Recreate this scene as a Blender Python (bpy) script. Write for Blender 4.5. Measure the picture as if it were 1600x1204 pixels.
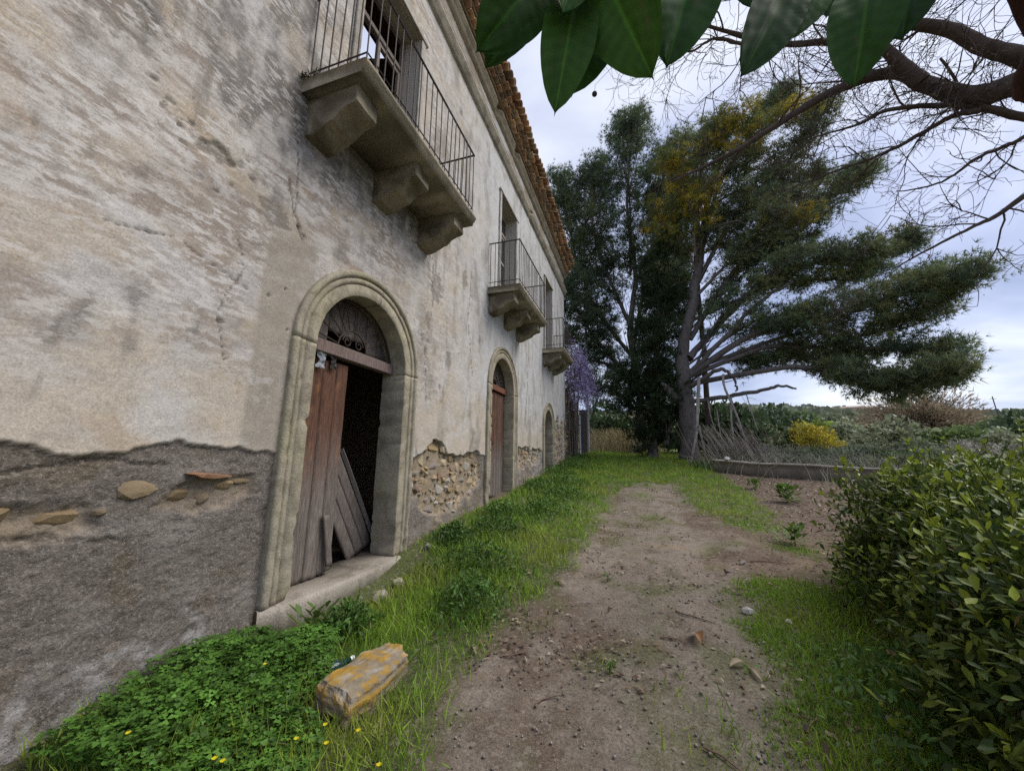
import bpy, bmesh, math, random
import numpy as np
from mathutils import Vector, Matrix

S = bpy.context.scene
COL = S.collection
for _o in list(bpy.data.objects):
    bpy.data.objects.remove(_o)
random.seed(7)
RNG = np.random.default_rng(7)

# ------------------------------------------------------------------ camera
EYE = np.array([3.0, 0.0, 1.65])
CAM_R = np.array([0.95033097, 0.31091466, 0.01425199])
CAM_U = np.array([0.04284627, -0.17604269, 0.98344963])
CAM_F = np.array([-0.30827786, 0.933992, 0.18062035])
FPX = 595.36
cam_d = bpy.data.cameras.new('camera')
cam_d.sensor_width = 36.0
cam_d.lens = FPX / 1600 * 36.0
cam_d.clip_start = 0.05
cam_d.clip_end = 3000
cam = bpy.data.objects.new('camera', cam_d)
COL.objects.link(cam)
cam.matrix_world = Matrix(((CAM_R[0], CAM_U[0], -CAM_F[0], EYE[0]), (CAM_R[1], CAM_U[1], -CAM_F[1], EYE[1]),
                           (CAM_R[2], CAM_U[2], -CAM_F[2], EYE[2]), (0, 0, 0, 1)))
S.camera = cam

# ------------------------------------------------------------------ sky, sun, exposure
SUN_EL, SUN_AZ = math.radians(52), math.radians(68)      # azimuth from +Y towards +X
w = bpy.data.worlds.new('World'); S.world = w; w.use_nodes = True
wn, wl = w.node_tree.nodes, w.node_tree.links
wn.clear()
def wnode(t, **k):
    n = wn.new(t)
    for a, b in k.items(): setattr(n, a, b)
    return n
w_out = wnode('ShaderNodeOutputWorld'); w_bg = wnode('ShaderNodeBackground')
w_bg.inputs['Strength'].default_value = 0.11
sky = wnode('ShaderNodeTexSky', sky_type='NISHITA', sun_disc=False, sun_elevation=SUN_EL, sun_rotation=SUN_AZ)
sky.air_density = 1.0; sky.dust_density = 1.5; sky.ozone_density = 1.5
tc = wnode('ShaderNodeTexCoord'); sep = wnode('ShaderNodeSeparateXYZ')
wl.new(tc.outputs['Generated'], sep.inputs[0])
zz = wnode('ShaderNodeMath', operation='MAXIMUM'); zz.inputs[1].default_value = 0.0
wl.new(sep.outputs['Z'], zz.inputs[0])
za = wnode('ShaderNodeMath', operation='ADD'); za.inputs[1].default_value = 0.16
wl.new(zz.outputs[0], za.inputs[0])
dx = wnode('ShaderNodeMath', operation='DIVIDE'); dy = wnode('ShaderNodeMath', operation='DIVIDE')
wl.new(sep.outputs['X'], dx.inputs[0]); wl.new(za.outputs[0], dx.inputs[1])
wl.new(sep.outputs['Y'], dy.inputs[0]); wl.new(za.outputs[0], dy.inputs[1])
cmb = wnode('ShaderNodeCombineXYZ'); wl.new(dx.outputs[0], cmb.inputs[0]); wl.new(dy.outputs[0], cmb.inputs[1])
cn1 = wnode('ShaderNodeTexNoise'); cn1.inputs['Scale'].default_value = 0.85; cn1.inputs['Detail'].default_value = 9
cn1.inputs['Roughness'].default_value = 0.52; cn1.inputs['Distortion'].default_value = 0.5
cmb.inputs[2].default_value = 60.0
wl.new(cmb.outputs[0], cn1.inputs['Vector'])
ramp = wnode('ShaderNodeValToRGB')          # cloud deck: slate blue undersides to bright white breaks
e = ramp.color_ramp.elements
e[0].position = 0.36; e[0].color = (0.29, 0.34, 0.54, 1)
e[1].position = 0.71; e[1].color = (0.95, 0.97, 1.0, 1)
m_ = e.new(0.53); m_.color = (0.52, 0.57, 0.77, 1)
wl.new(cn1.outputs['Fac'], ramp.inputs['Fac'])
cs = wnode('ShaderNodeVectorMath', operation='SCALE'); cs.inputs['Scale'].default_value = 4.7
wl.new(ramp.outputs['Color'], cs.inputs[0])
wmix = wnode('ShaderNodeMix', data_type='RGBA'); wmix.inputs['Factor'].default_value = 0.86
wl.new(sky.outputs[0], wmix.inputs['A']); wl.new(cs.outputs[0], wmix.inputs['B'])
wl.new(wmix.outputs['Result'], w_bg.inputs['Color']); wl.new(w_bg.outputs[0], w_out.inputs['Surface'])

sun_d = bpy.data.lights.new('sun', 'SUN'); sun_d.energy = 1.5; sun_d.angle = math.radians(40); sun_d.color = (1.0, 0.95, 0.88)
sun = bpy.data.objects.new('sun', sun_d); COL.objects.link(sun)
sdir = Vector((math.sin(SUN_AZ) * math.cos(SUN_EL), math.cos(SUN_AZ) * math.cos(SUN_EL), math.sin(SUN_EL)))
sun.rotation_euler = sdir.to_track_quat('Z', 'Y').to_euler(); sun.location = (20, 5, 30)
S.view_settings.view_transform = 'Standard'; S.view_settings.look = 'None'
S.view_settings.gamma = 1.0; S.view_settings.use_curve_mapping = False
S.view_settings.exposure = 1.18
S.cycles.use_denoising = False      # the grain of the sampling keeps plaster and needles crisp

# ------------------------------------------------------------------ helpers
def ray(x, y):
    return CAM_R * ((x - 800) / FPX) + CAM_U * (-(y - 602) / FPX) + CAM_F
def at_y(x, y, Y):
    d = ray(x, y); return EYE + d * (Y / d[1])
def at_d(x, y, dist):
    return EYE + ray(x, y) * dist

def _hash(ix, iy, iz, seed):
    h = (ix.astype(np.int64) * 374761393 + iy.astype(np.int64) * 668265263 + iz.astype(np.int64) * 2147483647 + seed * 974634777) & 0xffffffff
    h = ((h ^ (h >> 13)) * 1274126177) & 0xffffffff
    h = ((h ^ (h >> 16)) * 2246822519) & 0xffffffff
    return (h ^ (h >> 15)) / 4294967295.0
def noise2(x, y, seed=0):
    x = np.asarray(x, float); y = np.asarray(y, float)
    x, y = np.broadcast_arrays(x, y)
    ix = np.floor(x); iy = np.floor(y); fx = x - ix; fy = y - iy
    u = fx * fx * fx * (fx * (fx * 6 - 15) + 10); v = fy * fy * fy * (fy * (fy * 6 - 15) + 10)
    ix = ix.astype(np.int64); iy = iy.astype(np.int64); z0 = np.zeros_like(ix)
    def g(a, b, px, py):
        t = _hash(a, b, z0, seed) * 2 * np.pi
        return np.cos(t) * px + np.sin(t) * py
    n00 = g(ix, iy, fx, fy); n10 = g(ix + 1, iy, fx - 1, fy); n01 = g(ix, iy + 1, fx, fy - 1); n11 = g(ix + 1, iy + 1, fx - 1, fy - 1)
    return ((n00 * (1 - u) + n10 * u) * (1 - v) + (n01 * (1 - u) + n11 * u) * v) * 1.41
def fbm(x, y, o=4, seed=0, gain=0.5):
    s = 0; a = 1.0; t = 0
    for i in range(o):
        s = s + a * noise2(np.asarray(x) * 2 ** i + 17.3 * i, np.asarray(y) * 2 ** i - 9.1 * i, seed + i * 31); t += a; a *= gain
    return s / t
def sst(a, b, x):
    t = np.clip((np.asarray(x, float) - a) / (b - a), 0, 1); return t * t * (3 - 2 * t)
def mixc(a, b, f):
    f = np.asarray(f)[..., None]; return a * (1 - f) + np.asarray(b, float) * f
def inpoly(px, py, poly):
    r = np.zeros(px.shape, bool); n = len(poly)
    for i in range(n):
        x0, y0 = poly[i]; x1, y1 = poly[(i + 1) % n]
        c = ((y0 > py) != (y1 > py)) & (px < (x1 - x0) * (py - y0) / ((y1 - y0) or 1e-9) + x0); r ^= c
    return r
def polydist(px, py, poly):                 # signed distance, positive inside
    d = np.full(px.shape, 1e9); n = len(poly)
    for i in range(n):
        x0, y0 = poly[i]; x1, y1 = poly[(i + 1) % n]; ex, ey = x1 - x0, y1 - y0
        t = np.clip(((px - x0) * ex + (py - y0) * ey) / (ex * ex + ey * ey + 1e-12), 0, 1)
        d = np.minimum(d, np.hypot(px - x0 - t * ex, py - y0 - t * ey))
    return np.where(inpoly(px, py, poly), d, -d)

def mesh_np(name, V, F, mat=None, col=None, smooth=False):
    """mesh from arrays; F is (n,3) or (n,4) array, or a list of such arrays"""
    me = bpy.data.meshes.new(name)
    V = np.asarray(V, np.float32).reshape(-1, 3)
    Fs = [np.asarray(f, np.int32) for f in (F if isinstance(F, list) else [F]) if len(f)]
    me.vertices.add(len(V)); me.vertices.foreach_set('co', V.ravel())
    li = np.concatenate([f.ravel() for f in Fs]); tot = np.concatenate([np.full(len(f), f.shape[1], np.int32) for f in Fs])
    st = np.concatenate([[0], np.cumsum(tot)[:-1]]).astype(np.int32)
    me.loops.add(len(li)); me.loops.foreach_set('vertex_index', li)
    me.polygons.add(len(tot)); me.polygons.foreach_set('loop_start', st); me.polygons.foreach_set('loop_total', tot)
    if smooth: me.polygons.foreach_set('use_smooth', np.ones(len(tot), bool))
    me.update(calc_edges=True)
    if col is not None:
        c = np.ones((len(V), 4), np.float32); c[:, :3] = col
        a = me.attributes.new('Col', 'FLOAT_COLOR', 'POINT'); a.data.foreach_set('color', c.ravel())
    if mat: me.materials.append(mat)
    return me
def link(name, me, parent=None, loc=None, rot=None, scale=None):
    o = bpy.data.objects.new(name, me); COL.objects.link(o)
    if parent is not None: o.parent = parent
    if loc is not None: o.location = loc
    if rot is not None: o.rotation_euler = rot
    if scale is not None: o.scale = scale
    return o
def tag(o, label=None, cat=None, group=None, kind=None):
    if label: o['label'] = label
    if cat: o['category'] = cat
    if group: o['group'] = group
    if kind: o['kind'] = kind
    return o
def thing(name, loc, label, cat, group=None):
    o = link(name, None, loc=loc); o.empty_display_size = 0.2
    return tag(o, label, cat, group)
def mworld(o):
    return o.matrix_basis.copy() if o.parent is None else mworld(o.parent) @ o.matrix_parent_inverse @ o.matrix_basis
def keep(o, parent):
    """parent without moving"""
    o.parent = parent; o.matrix_parent_inverse = mworld(parent).inverted(); return o

class MB:
    def __init__(s): s.v = []; s.f = []; s.c = []
    def add(s, vs, fs, c=(1, 1, 1)):
        b = len(s.v); s.v += [tuple(map(float, q)) for q in vs]; s.f += [tuple(b + i for i in f) for f in fs]; s.c += [c] * len(vs); return s
    def box(s, lo, hi, c=(1, 1, 1)):
        x0, y0, z0 = lo; x1, y1, z1 = hi
        return s.add([(x0, y0, z0), (x1, y0, z0), (x1, y1, z0), (x0, y1, z0), (x0, y0, z1), (x1, y0, z1), (x1, y1, z1), (x0, y1, z1)],
                     [(0, 3, 2, 1), (4, 5, 6, 7), (0, 1, 5, 4), (1, 2, 6, 5), (2, 3, 7, 6), (3, 0, 4, 7)], c)
    def tube(s, pts, rad, n=6, c=(1, 1, 1)):
        V, F = tube_np(pts, rad, n); return s.add(V, F.tolist(), c)
    def mesh(s, name, mat, smooth=False, bevel=0, col=None):
        me = bpy.data.meshes.new(name); me.from_pydata(s.v, [], s.f)
        if bevel:
            bm = bmesh.new(); bm.from_mesh(me)
            bmesh.ops.bevel(bm, geom=list(bm.edges), offset=bevel, segments=1, affect='EDGES', clamp_overlap=True)
            bm.to_mesh(me); bm.free()
        if col is None: col = np.array(s.c) if not bevel else np.tile(np.array(s.c[0]), (len(me.vertices), 1))
        c = np.ones((len(me.vertices), 4), np.float32); c[:, :3] = col
        a = me.attributes.new('Col', 'FLOAT_COLOR', 'POINT'); a.data.foreach_set('color', c.ravel())
        if smooth: me.polygons.foreach_set('use_smooth', np.ones(len(me.polygons), bool))
        me.materials.append(mat); me.update(); return me
    def obj(s, name, mat, parent=None, **k):
        sm = {a: k.pop(a) for a in ('smooth', 'bevel', 'col') if a in k}
        o = link(name, s.mesh(name, mat, **sm))
        if parent is not None: keep(o, parent)
        return o

def tube_np(pts, rad, n=6):
    P = np.asarray(pts, float); k = len(P); R = np.broadcast_to(np.asarray(rad, float), (k,))
    T = np.gradient(P, axis=0); T /= np.linalg.norm(T, axis=1)[:, None] + 1e-12
    ref = np.array([0, 0, 1.0]) if abs(T[0][2]) < 0.9 else np.array([1.0, 0, 0])
    B = np.cross(T, ref); B /= np.linalg.norm(B, axis=1)[:, None] + 1e-12; N = np.cross(B, T)
    a = np.arange(n) * 2 * np.pi / n
    V = (P[:, None] + R[:, None, None] * (np.cos(a)[None, :, None] * B[:, None] + np.sin(a)[None, :, None] * N[:, None])).reshape(-1, 3)
    i = np.arange(k - 1)[:, None] * n; j = np.arange(n)[None]; j2 = (j + 1) % n
    F = np.stack([i + j, i + j2, i + n + j2, i + n + j], -1).reshape(-1, 4)
    return V, F
class TB:                                    # many tubes in one mesh
    def __init__(s): s.V = []; s.F = []; s.C = []; s.n = 0
    def add(s, pts, rad, n=5, c=(1, 1, 1)):
        V, F = tube_np(pts, rad, n); s.V.append(V); s.F.append(F + s.n); s.n += len(V); s.C.append(np.tile(np.array(c, float), (len(V), 1)))
    def mesh(s, name, mat): return mesh_np(name, np.concatenate(s.V), np.concatenate(s.F), mat, np.concatenate(s.C), smooth=True)

def scatter(pos, dirs, nrm, sz, tv, tf, col, width=None):
    """instances of a template (x = side, y = along dirs, z = along nrm) as one vertex/face soup"""
    pos = np.asarray(pos, float); n = len(pos); tv = np.asarray(tv, float); tf = np.asarray(tf, int)
    D = dirs / (np.linalg.norm(dirs, axis=1)[:, None] + 1e-12)
    Sd = np.cross(D, nrm); Sd /= np.linalg.norm(Sd, axis=1)[:, None] + 1e-12; N = np.cross(Sd, D)
    sz = np.broadcast_to(sz, (n,)); wd = sz if width is None else np.broadcast_to(width, (n,))
    V = pos[:, None] + (wd[:, None, None] * tv[None, :, 0:1]) * Sd[:, None] + (sz[:, None, None] * tv[None, :, 1:2]) * D[:, None] + (sz[:, None, None] * tv[None, :, 2:3]) * N[:, None]
    F = tf[None] + (np.arange(n) * len(tv))[:, None, None]
    C = np.repeat(np.broadcast_to(col, (n, 3)), len(tv), 0)
    return V.reshape(-1, 3), F.reshape(-1, tf.shape[1]), C
def soup(parts):
    V = []; C = []; F = {}; n = 0
    for v, f, c in parts:
        V.append(v); C.append(c); F.setdefault(f.shape[1], []).append(f + n); n += len(v)
    return np.concatenate(V), [np.concatenate(x) for x in F.values()], np.concatenate(C)
def runit(n):
    v = RNG.normal(size=(n, 3)); return v / np.linalg.norm(v, axis=1)[:, None]
def smooth_line(pts, n):
    P = np.asarray(pts, float); k = len(P); t = np.linspace(0, k - 1, n); out = []
    for u in t:
        i = min(int(u), k - 2); f = u - i
        p0, p1, p2, p3 = P[max(i - 1, 0)], P[i], P[i + 1], P[min(i + 2, k - 1)]
        out.append(0.5 * (2 * p1 + (p2 - p0) * f + (2 * p0 - 5 * p1 + 4 * p2 - p3) * f * f + (3 * p1 - p0 - 3 * p2 + p3) * f ** 3))
    return np.array(out)

# ------------------------------------------------------------------ materials
def material(name, rough=0.9, spec=0.25, scale=30.0, var=0.25, bump=0.4, bscale=60.0, bdist=0.01, color=None, stretch=(1, 1, 1),
             transl=0.0, coat=0.0, metal=0.0, voronoi=0.0, orand=0.0, stain=0.0, sscale=4.0, scol=(.1, .085, .06)):
    m = bpy.data.materials.new(name); m.use_nodes = True; N, L = m.node_tree.nodes, m.node_tree.links
    bs = N['Principled BSDF']; out = N['Material Output']
    bs.inputs['Roughness'].default_value = rough; bs.inputs['Specular IOR Level'].default_value = spec
    bs.inputs['Metallic'].default_value = metal; bs.inputs['Coat Weight'].default_value = coat
    if color is None:
        a = N.new('ShaderNodeAttribute'); a.attribute_name = 'Col'; csrc = a.outputs['Color']
    else:
        a = N.new('ShaderNodeRGB'); a.outputs[0].default_value = (*color, 1); csrc = a.outputs[0]
    geo = N.new('ShaderNodeNewGeometry' if False else 'ShaderNodeTexCoord'); mp = N.new('ShaderNodeMapping'); mp.inputs['Scale'].default_value = stretch
    L.new(geo.outputs['Object'], mp.inputs['Vector'])
    if var > 0:
        no = N.new('ShaderNodeTexNoise'); no.inputs['Scale'].default_value = scale; no.inputs['Detail'].default_value = 6; no.inputs['Roughness'].default_value = 0.65
        L.new(mp.outputs[0], no.inputs['Vector'])
        mr = N.new('ShaderNodeMapRange'); mr.inputs['From Min'].default_value = 0.25; mr.inputs['From Max'].default_value = 0.75
        mr.inputs['To Min'].default_value = 1 - var; mr.inputs['To Max'].default_value = 1 + var
        L.new(no.outputs['Fac'], mr.inputs['Value']); fac = mr.outputs[0]
        if orand:
            oi = N.new('ShaderNodeObjectInfo'); mo = N.new('ShaderNodeMapRange')
            mo.inputs['To Min'].default_value = 1 - orand; mo.inputs['To Max'].default_value = 1 + orand
            L.new(oi.outputs['Random'], mo.inputs['Value']); mu = N.new('ShaderNodeMath'); mu.operation = 'MULTIPLY'
            L.new(fac, mu.inputs[0]); L.new(mo.outputs[0], mu.inputs[1]); fac = mu.outputs[0]
        sc = N.new('ShaderNodeVectorMath'); sc.operation = 'SCALE'; L.new(csrc, sc.inputs[0]); L.new(fac, sc.inputs['Scale']); csrc = sc.outputs[0]
    if stain > 0:                                        # broad weathering on top of the grain
        sn = N.new('ShaderNodeTexNoise'); sn.inputs['Scale'].default_value = sscale; sn.inputs['Detail'].default_value = 8; sn.inputs['Roughness'].default_value = 0.7; sn.inputs['Distortion'].default_value = 0.6
        L.new(geo.outputs['Object'], sn.inputs['Vector']); sr = N.new('ShaderNodeMapRange'); sr.interpolation_type = 'SMOOTHSTEP'
        for nm_, v_ in (('From Min', .44), ('From Max', .62), ('To Min', 0.0), ('To Max', stain)): sr.inputs[nm_].default_value = v_
        L.new(sn.outputs['Fac'], sr.inputs['Value']); sm_ = N.new('ShaderNodeMix'); sm_.data_type = 'RGBA'; L.new(sr.outputs[0], sm_.inputs['Factor']); L.new(csrc, sm_.inputs['A']); sm_.inputs['B'].default_value = (*scol, 1); csrc = sm_.outputs['Result']
    L.new(csrc, bs.inputs['Base Color'])
    if bump > 0:
        bn = N.new('ShaderNodeTexNoise'); bn.inputs['Scale'].default_value = bscale; bn.inputs['Detail'].default_value = 5; bn.inputs['Roughness'].default_value = 0.7
        L.new(mp.outputs[0], bn.inputs['Vector']); hs = bn.outputs['Fac']
        if voronoi:
            vo = N.new('ShaderNodeTexVoronoi'); vo.inputs['Scale'].default_value = voronoi; L.new(mp.outputs[0], vo.inputs['Vector'])
            ad = N.new('ShaderNodeMath'); ad.operation = 'SUBTRACT'; L.new(hs, ad.inputs[0]); L.new(vo.outputs['Distance'], ad.inputs[1]); hs = ad.outputs[0]
        bp = N.new('ShaderNodeBump'); bp.inputs['Strength'].default_value = bump; bp.inputs['Distance'].default_value = bdist
        L.new(hs, bp.inputs['Height']); L.new(bp.outputs[0], bs.inputs['Normal'])
    if transl > 0:
        tr = N.new('ShaderNodeBsdfTranslucent'); mx = N.new('ShaderNodeMixShader'); mx.inputs[0].default_value = transl
        L.new(csrc, tr.inputs['Color']); L.new(bs.outputs[0], mx.inputs[1]); L.new(tr.outputs[0], mx.inputs[2]); L.new(mx.outputs[0], out.inputs['Surface'])
    return m
M_wall = material('old plaster', 0.95, 0.06, scale=85, var=0.34, bump=0.8, bscale=55, bdist=0.016)
def add_streaks(m):
    N, L = m.node_tree.nodes, m.node_tree.links; bs = N['Principled BSDF']; src = bs.inputs['Base Color'].links[0].from_socket
    mk = N.new('ShaderNodeAttribute'); mk.attribute_name = 'Msk'; sp = N.new('ShaderNodeSeparateColor'); L.new(mk.outputs['Color'], sp.inputs[0]); tcn = N.new('ShaderNodeTexCoord')
    def nz(sc, det, lo, hi, st):
        mp = N.new('ShaderNodeMapping'); mp.inputs['Scale'].default_value = st; L.new(tcn.outputs['Object'], mp.inputs['Vector'])
        n = N.new('ShaderNodeTexNoise'); n.inputs['Scale'].default_value = sc; n.inputs['Detail'].default_value = det; n.inputs['Roughness'].default_value = 0.72; L.new(mp.outputs[0], n.inputs['Vector'])
        r = N.new('ShaderNodeMapRange'); r.interpolation_type = 'SMOOTHSTEP'; r.inputs['From Min'].default_value = lo; r.inputs['From Max'].default_value = hi; L.new(n.outputs['Fac'], r.inputs['Value']); return r.outputs[0]
    def mul(a, b):
        q = N.new('ShaderNodeMath'); q.operation = 'MULTIPLY'; L.new(a, q.inputs[0])
        if isinstance(b, float): q.inputs[1].default_value = b
        else: L.new(b, q.inputs[1])
        return q.outputs[0]
    def mx(a, col, f):
        q = N.new('ShaderNodeMix'); q.data_type = 'RGBA'; L.new(f, q.inputs['Factor']); L.new(a, q.inputs['A']); q.inputs['B'].default_value = (*col, 1); return q.outputs['Result']
    G_, R_, B_ = sp.outputs['Green'], sp.outputs['Red'], sp.outputs['Blue']
    src = mx(src, (0.30, 0.25, 0.205), mul(mul(nz(1.0, 10, .50, .56, (1, 3.4, 10)), G_), 0.50))       # limewash gone, brown coat showing
    src = mx(src, (0.64, 0.61, 0.57), mul(mul(nz(1.0, 10, .51, .55, (1, 7.5, 22)), G_), 0.65))        # flakes of limewash left
    src = mx(src, (0.20, 0.17, 0.14), mul(mul(nz(3.0, 10, .56, .60, (1, 1, 1.6)), B_), 0.26))
    src = mx(src, (0.66, 0.65, 0.63), mul(mul(nz(2.1, 10, .57, .61, (1, 1, 1.4)), B_), 0.35))
    src = mx(src, (0.20, 0.18, 0.155), mul(mul(nz(14.0, 8, .61, .66, (1, 1, 1)), B_), 0.55))
    src = mx(src, (0.06, 0.052, 0.043), mul(mul(nz(34.0, 6, .54, .61, (1, 1, 1.3)), R_), 0.45))       # grit and holes of the coarse render
    src = mx(src, (0.36, 0.325, 0.28), mul(mul(nz(46.0, 6, .53, .60, (1, 1, 1.1)), R_), 0.50))
    src = mx(src, (0.52, 0.50, 0.47), mul(mul(nz(75.0, 3, .62, .67, (1, 1, 1)), R_), 0.55))
    bp = [n for n in N if n.type == 'BUMP'][0]; bm_ = N.new('ShaderNodeMapRange'); bm_.inputs['To Min'].default_value = 0.22; bm_.inputs['To Max'].default_value = 0.95
    L.new(R_, bm_.inputs['Value']); L.new(bm_.outputs[0], bp.inputs['Strength'])
    L.new(src, bs.inputs['Base Color'])
M_front = M_wall.copy(); M_front.name = 'old plaster front'; add_streaks(M_front)
M_stone = material('rubble stone', 0.93, 0.12, scale=22, var=0.3, bump=0.6, bscale=40, bdist=0.01, orand=0.2)
M_trim = material('carved sandstone', 0.92, 0.1, scale=60, var=0.34, bump=0.6, bscale=45, bdist=0.01, stain=0.55, sscale=3.2, scol=(0.145, 0.125, 0.085))
M_wood = material('weathered wood', 0.88, 0.12, scale=16, var=0.6, bump=0.9, bscale=30, bdist=0.008, stretch=(6, 6, 0.5), orand=0.14)
M_iron = material('rusted iron', 0.7, 0.3, scale=40, var=0.35, bump=0.2, bscale=90, bdist=0.002, metal=0.2)
M_tile = material('terracotta tile', 0.9, 0.15, scale=20, var=0.35, bump=0.4, bscale=50, bdist=0.006, orand=0.3)
M_ground = material('earth and gravel', 0.96, 0.05, scale=55, var=0.5, bump=0.75, bscale=95, bdist=0.012)
def add_speckle(m):
    N, L = m.node_tree.nodes, m.node_tree.links; bs = N['Principled BSDF']; src = bs.inputs['Base Color'].links[0].from_socket; tcn = N.new('ShaderNodeTexCoord')
    for sc, det, lo, hi, col, f in ((150, 3, .63, .68, (.42, .39, .35), .7), (110, 3, .64, .69, (.05, .04, .032), .6), (38, 6, .57, .63, (.09, .066, .048), .45), (22, 7, .58, .64, (.33, .285, .235), .4), (260, 2, .60, .66, (.36, .34, .31), .5)):
        n = N.new('ShaderNodeTexNoise'); n.inputs['Scale'].default_value = sc; n.inputs['Detail'].default_value = det; L.new(tcn.outputs['Object'], n.inputs['Vector'])
        r = N.new('ShaderNodeMapRange'); r.interpolation_type = 'SMOOTHSTEP'; r.inputs['From Min'].default_value = lo; r.inputs['From Max'].default_value = hi; r.inputs['To Max'].default_value = f; L.new(n.outputs['Fac'], r.inputs['Value'])
        q = N.new('ShaderNodeMix'); q.data_type = 'RGBA'; L.new(r.outputs[0], q.inputs['Factor']); L.new(src, q.inputs['A']); q.inputs['B'].default_value = (*col, 1); src = q.outputs['Result']
    L.new(src, bs.inputs['Base Color'])
add_speckle(M_ground)
M_leaf = material('leaf', 0.55, 0.35, scale=12, var=0.1, bump=0, transl=0.28)
M_gloss = material('glossy leaf', 0.42, 0.25, scale=30, var=0.15, bump=0, transl=0.2, orand=0.12)
M_ficus = material('rubber leaf', 0.5, 0.1, scale=9, var=0.12, bump=0.06, bscale=22, bdist=0.004, transl=0.12)
M_needle = material('needles', 0.8, 0.08, scale=3, var=0.1, bump=0, transl=0.4)
M_grass = material('grass blade', 0.6, 0.3, scale=6, var=0.1, bump=0, transl=0.3)
M_bark = material('bark', 0.92, 0.1, scale=9, var=0.4, bump=0.9, bscale=16, bdist=0.03, stretch=(1, 1, 0.4))
M_twig = material('twig', 0.9, 0.12, scale=20, var=0.3, bump=0)
M_dark = material('dusty interior wall', 0.95, 0.05, scale=6, var=0.45, bump=0.9, bscale=9, bdist=0.04)
M_paint = material('dull paint', 0.7, 0.3, scale=12, var=0.2, bump=0.2, bscale=60, bdist=0.003)
M_petal = material('petal', 0.6, 0.2, scale=30, var=0.1, bump=0, transl=0.3)
def glass_mat():
    m = bpy.data.materials.new('dusty glass'); m.use_nodes = True; b = m.node_tree.nodes['Principled BSDF']
    b.inputs['Base Color'].default_value = (0.03, 0.035, 0.04, 1); b.inputs['Roughness'].default_value = 0.12; b.inputs['Specular IOR Level'].default_value = 0.5
    return m
M_glass = glass_mat()

# ================================================================== THE GROUND
def plane_z(x, y): return 0.08 * np.clip(y, -30, 400)
AZ = np.array([-180, -60, -10, 12, 19, 27, 34, 50, 90, 180.0]); EL = np.array([3.0, 5.0, 6.4, 6.4, 5.6, 4.5, 4.0, 3.2, 2.2, 3.0])
def ground_z(x, y):
    x = np.asarray(x, float); y = np.asarray(y, float)
    r = np.hypot(x - 3, y); az = np.degrees(np.arctan2(x - 3, y)); el = np.interp(az, AZ, EL)
    s = np.clip((np.log(np.maximum(r, 1)) - math.log(19)) / (math.log(210) - math.log(19)), 0, 1)
    far = 1.55 + np.minimum(r, 260) * np.tan(np.radians(el * s ** 0.85)) - np.maximum(r - 260, 0) * 0.08 - 0.02 * np.maximum(r - 210, 0)
    far = far + sst(30, 90, r) * 1.2 * fbm(x / 30, y / 30, 3, 5)
    f = sst(15, 27, r) * sst(6, 14, y + 0.35 * np.maximum(x - 3, 0))
    near = plane_z(x, y)
    near = near + 0.05 * fbm(x / 1.7, y / 1.7, 3, 2) * sst(0.2, 1.5, x)
    # a bank of soil heaped against the house
    near = near + 0.10 * np.exp(-np.maximum(x - 0.1, 0) / 0.45) * sst(0.5, 2, y) * (1 - 0.9 * np.exp(-((y - 3.6) / 1.1) ** 2) - 0.7 * np.exp(-((y - 8.4) / 1.0) ** 2)).clip(0)
    near = near - 0.13 * np.exp(-((x - 0.40) / 0.34) ** 2 - ((y - 3.35) / 0.95) ** 4)
    # wheel ruts
    cx = 3.0 + 0.15 * np.sin(y * 0.35)
    near = near - 0.035 * np.exp(-((x - cx + 0.62) / 0.28) ** 2) - 0.03 * np.exp(-((x - cx - 0.62) / 0.28) ** 2)
    return near * (1 - f) + far * f
G1 = [(0.0, 0.6), (0.9, 1.0), (1.85, 1.2), (1.95, 1.9), (1.82, 2.08), (1.75, 2.54), (1.8, 3.23), (2.03, 4.07), (2.2, 5.1), (2.27, 6.72), (2.36, 8.32), (2.45, 10.36), (3.18, 12.03),
      (3.6, 11.6), (4.05, 12.25), (4.3, 13.2), (5.38, 15.29), (6.2, 17), (6.3, 24), (-2, 24), (-2, 16.5), (0, 16.5)]
G2 = [(3.95, 12.8), (5.38, 15.29), (5.46, 13.58), (5.4, 10.24), (5.25, 8.3), (5.03, 7.1), (4.55, 6.9), (4.0, 8.17), (3.89, 9.82)]
G3 = [(3.74, 4.03), (4.19, 4.79), (4.88, 5.16), (5.69, 5.49), (9, 5.6), (9, 0.5), (4.2, 0.5), (3.61, 2.42), (3.84, 2.95), (3.78, 3.31), (3.65, 3.59)]
MU = [(5.46, 14.2), (10.16, 13.6), (12, 11), (8.29, 8.6), (5.9, 6.6), (5.4, 7.75), (5.5, 10.66)]
def masks(x, y):
    wob = 0.22 * fbm(x * 1.6, y * 1.6, 4, 11)
    g = sst(-0.16, 0.14, polydist(x, y, G1) + wob)
    g = np.maximum(g, 0.9 * sst(-0.2, 0.2, polydist(x, y, G2) + wob * 1.3))
    g = np.maximum(g, 0.85 * sst(-0.3, 0.35, polydist(x, y, G3) + wob * 2.2))
    for (cx, cy, rr) in ((3.19, 7.53, 0.3), (3.0, 9.6, 0.35), (4.9, 6.2, 0.4), (2.7, 3.0, 0.12), (3.3, 2.6, 0.3), (2.62, 6.0, 0.22), (3.1, 11.3, 0.5)):
        g = np.maximum(g, 0.6 * np.exp(-(np.hypot(x - cx, (y - cy) * 0.8) / rr) ** 2 * 1.5) * sst(-0.25, 0.1, wob))
    mu = sst(-0.3, 0.3, polydist(x, y, MU) + wob * 1.5) * (1 - g)
    return g, mu
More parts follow.
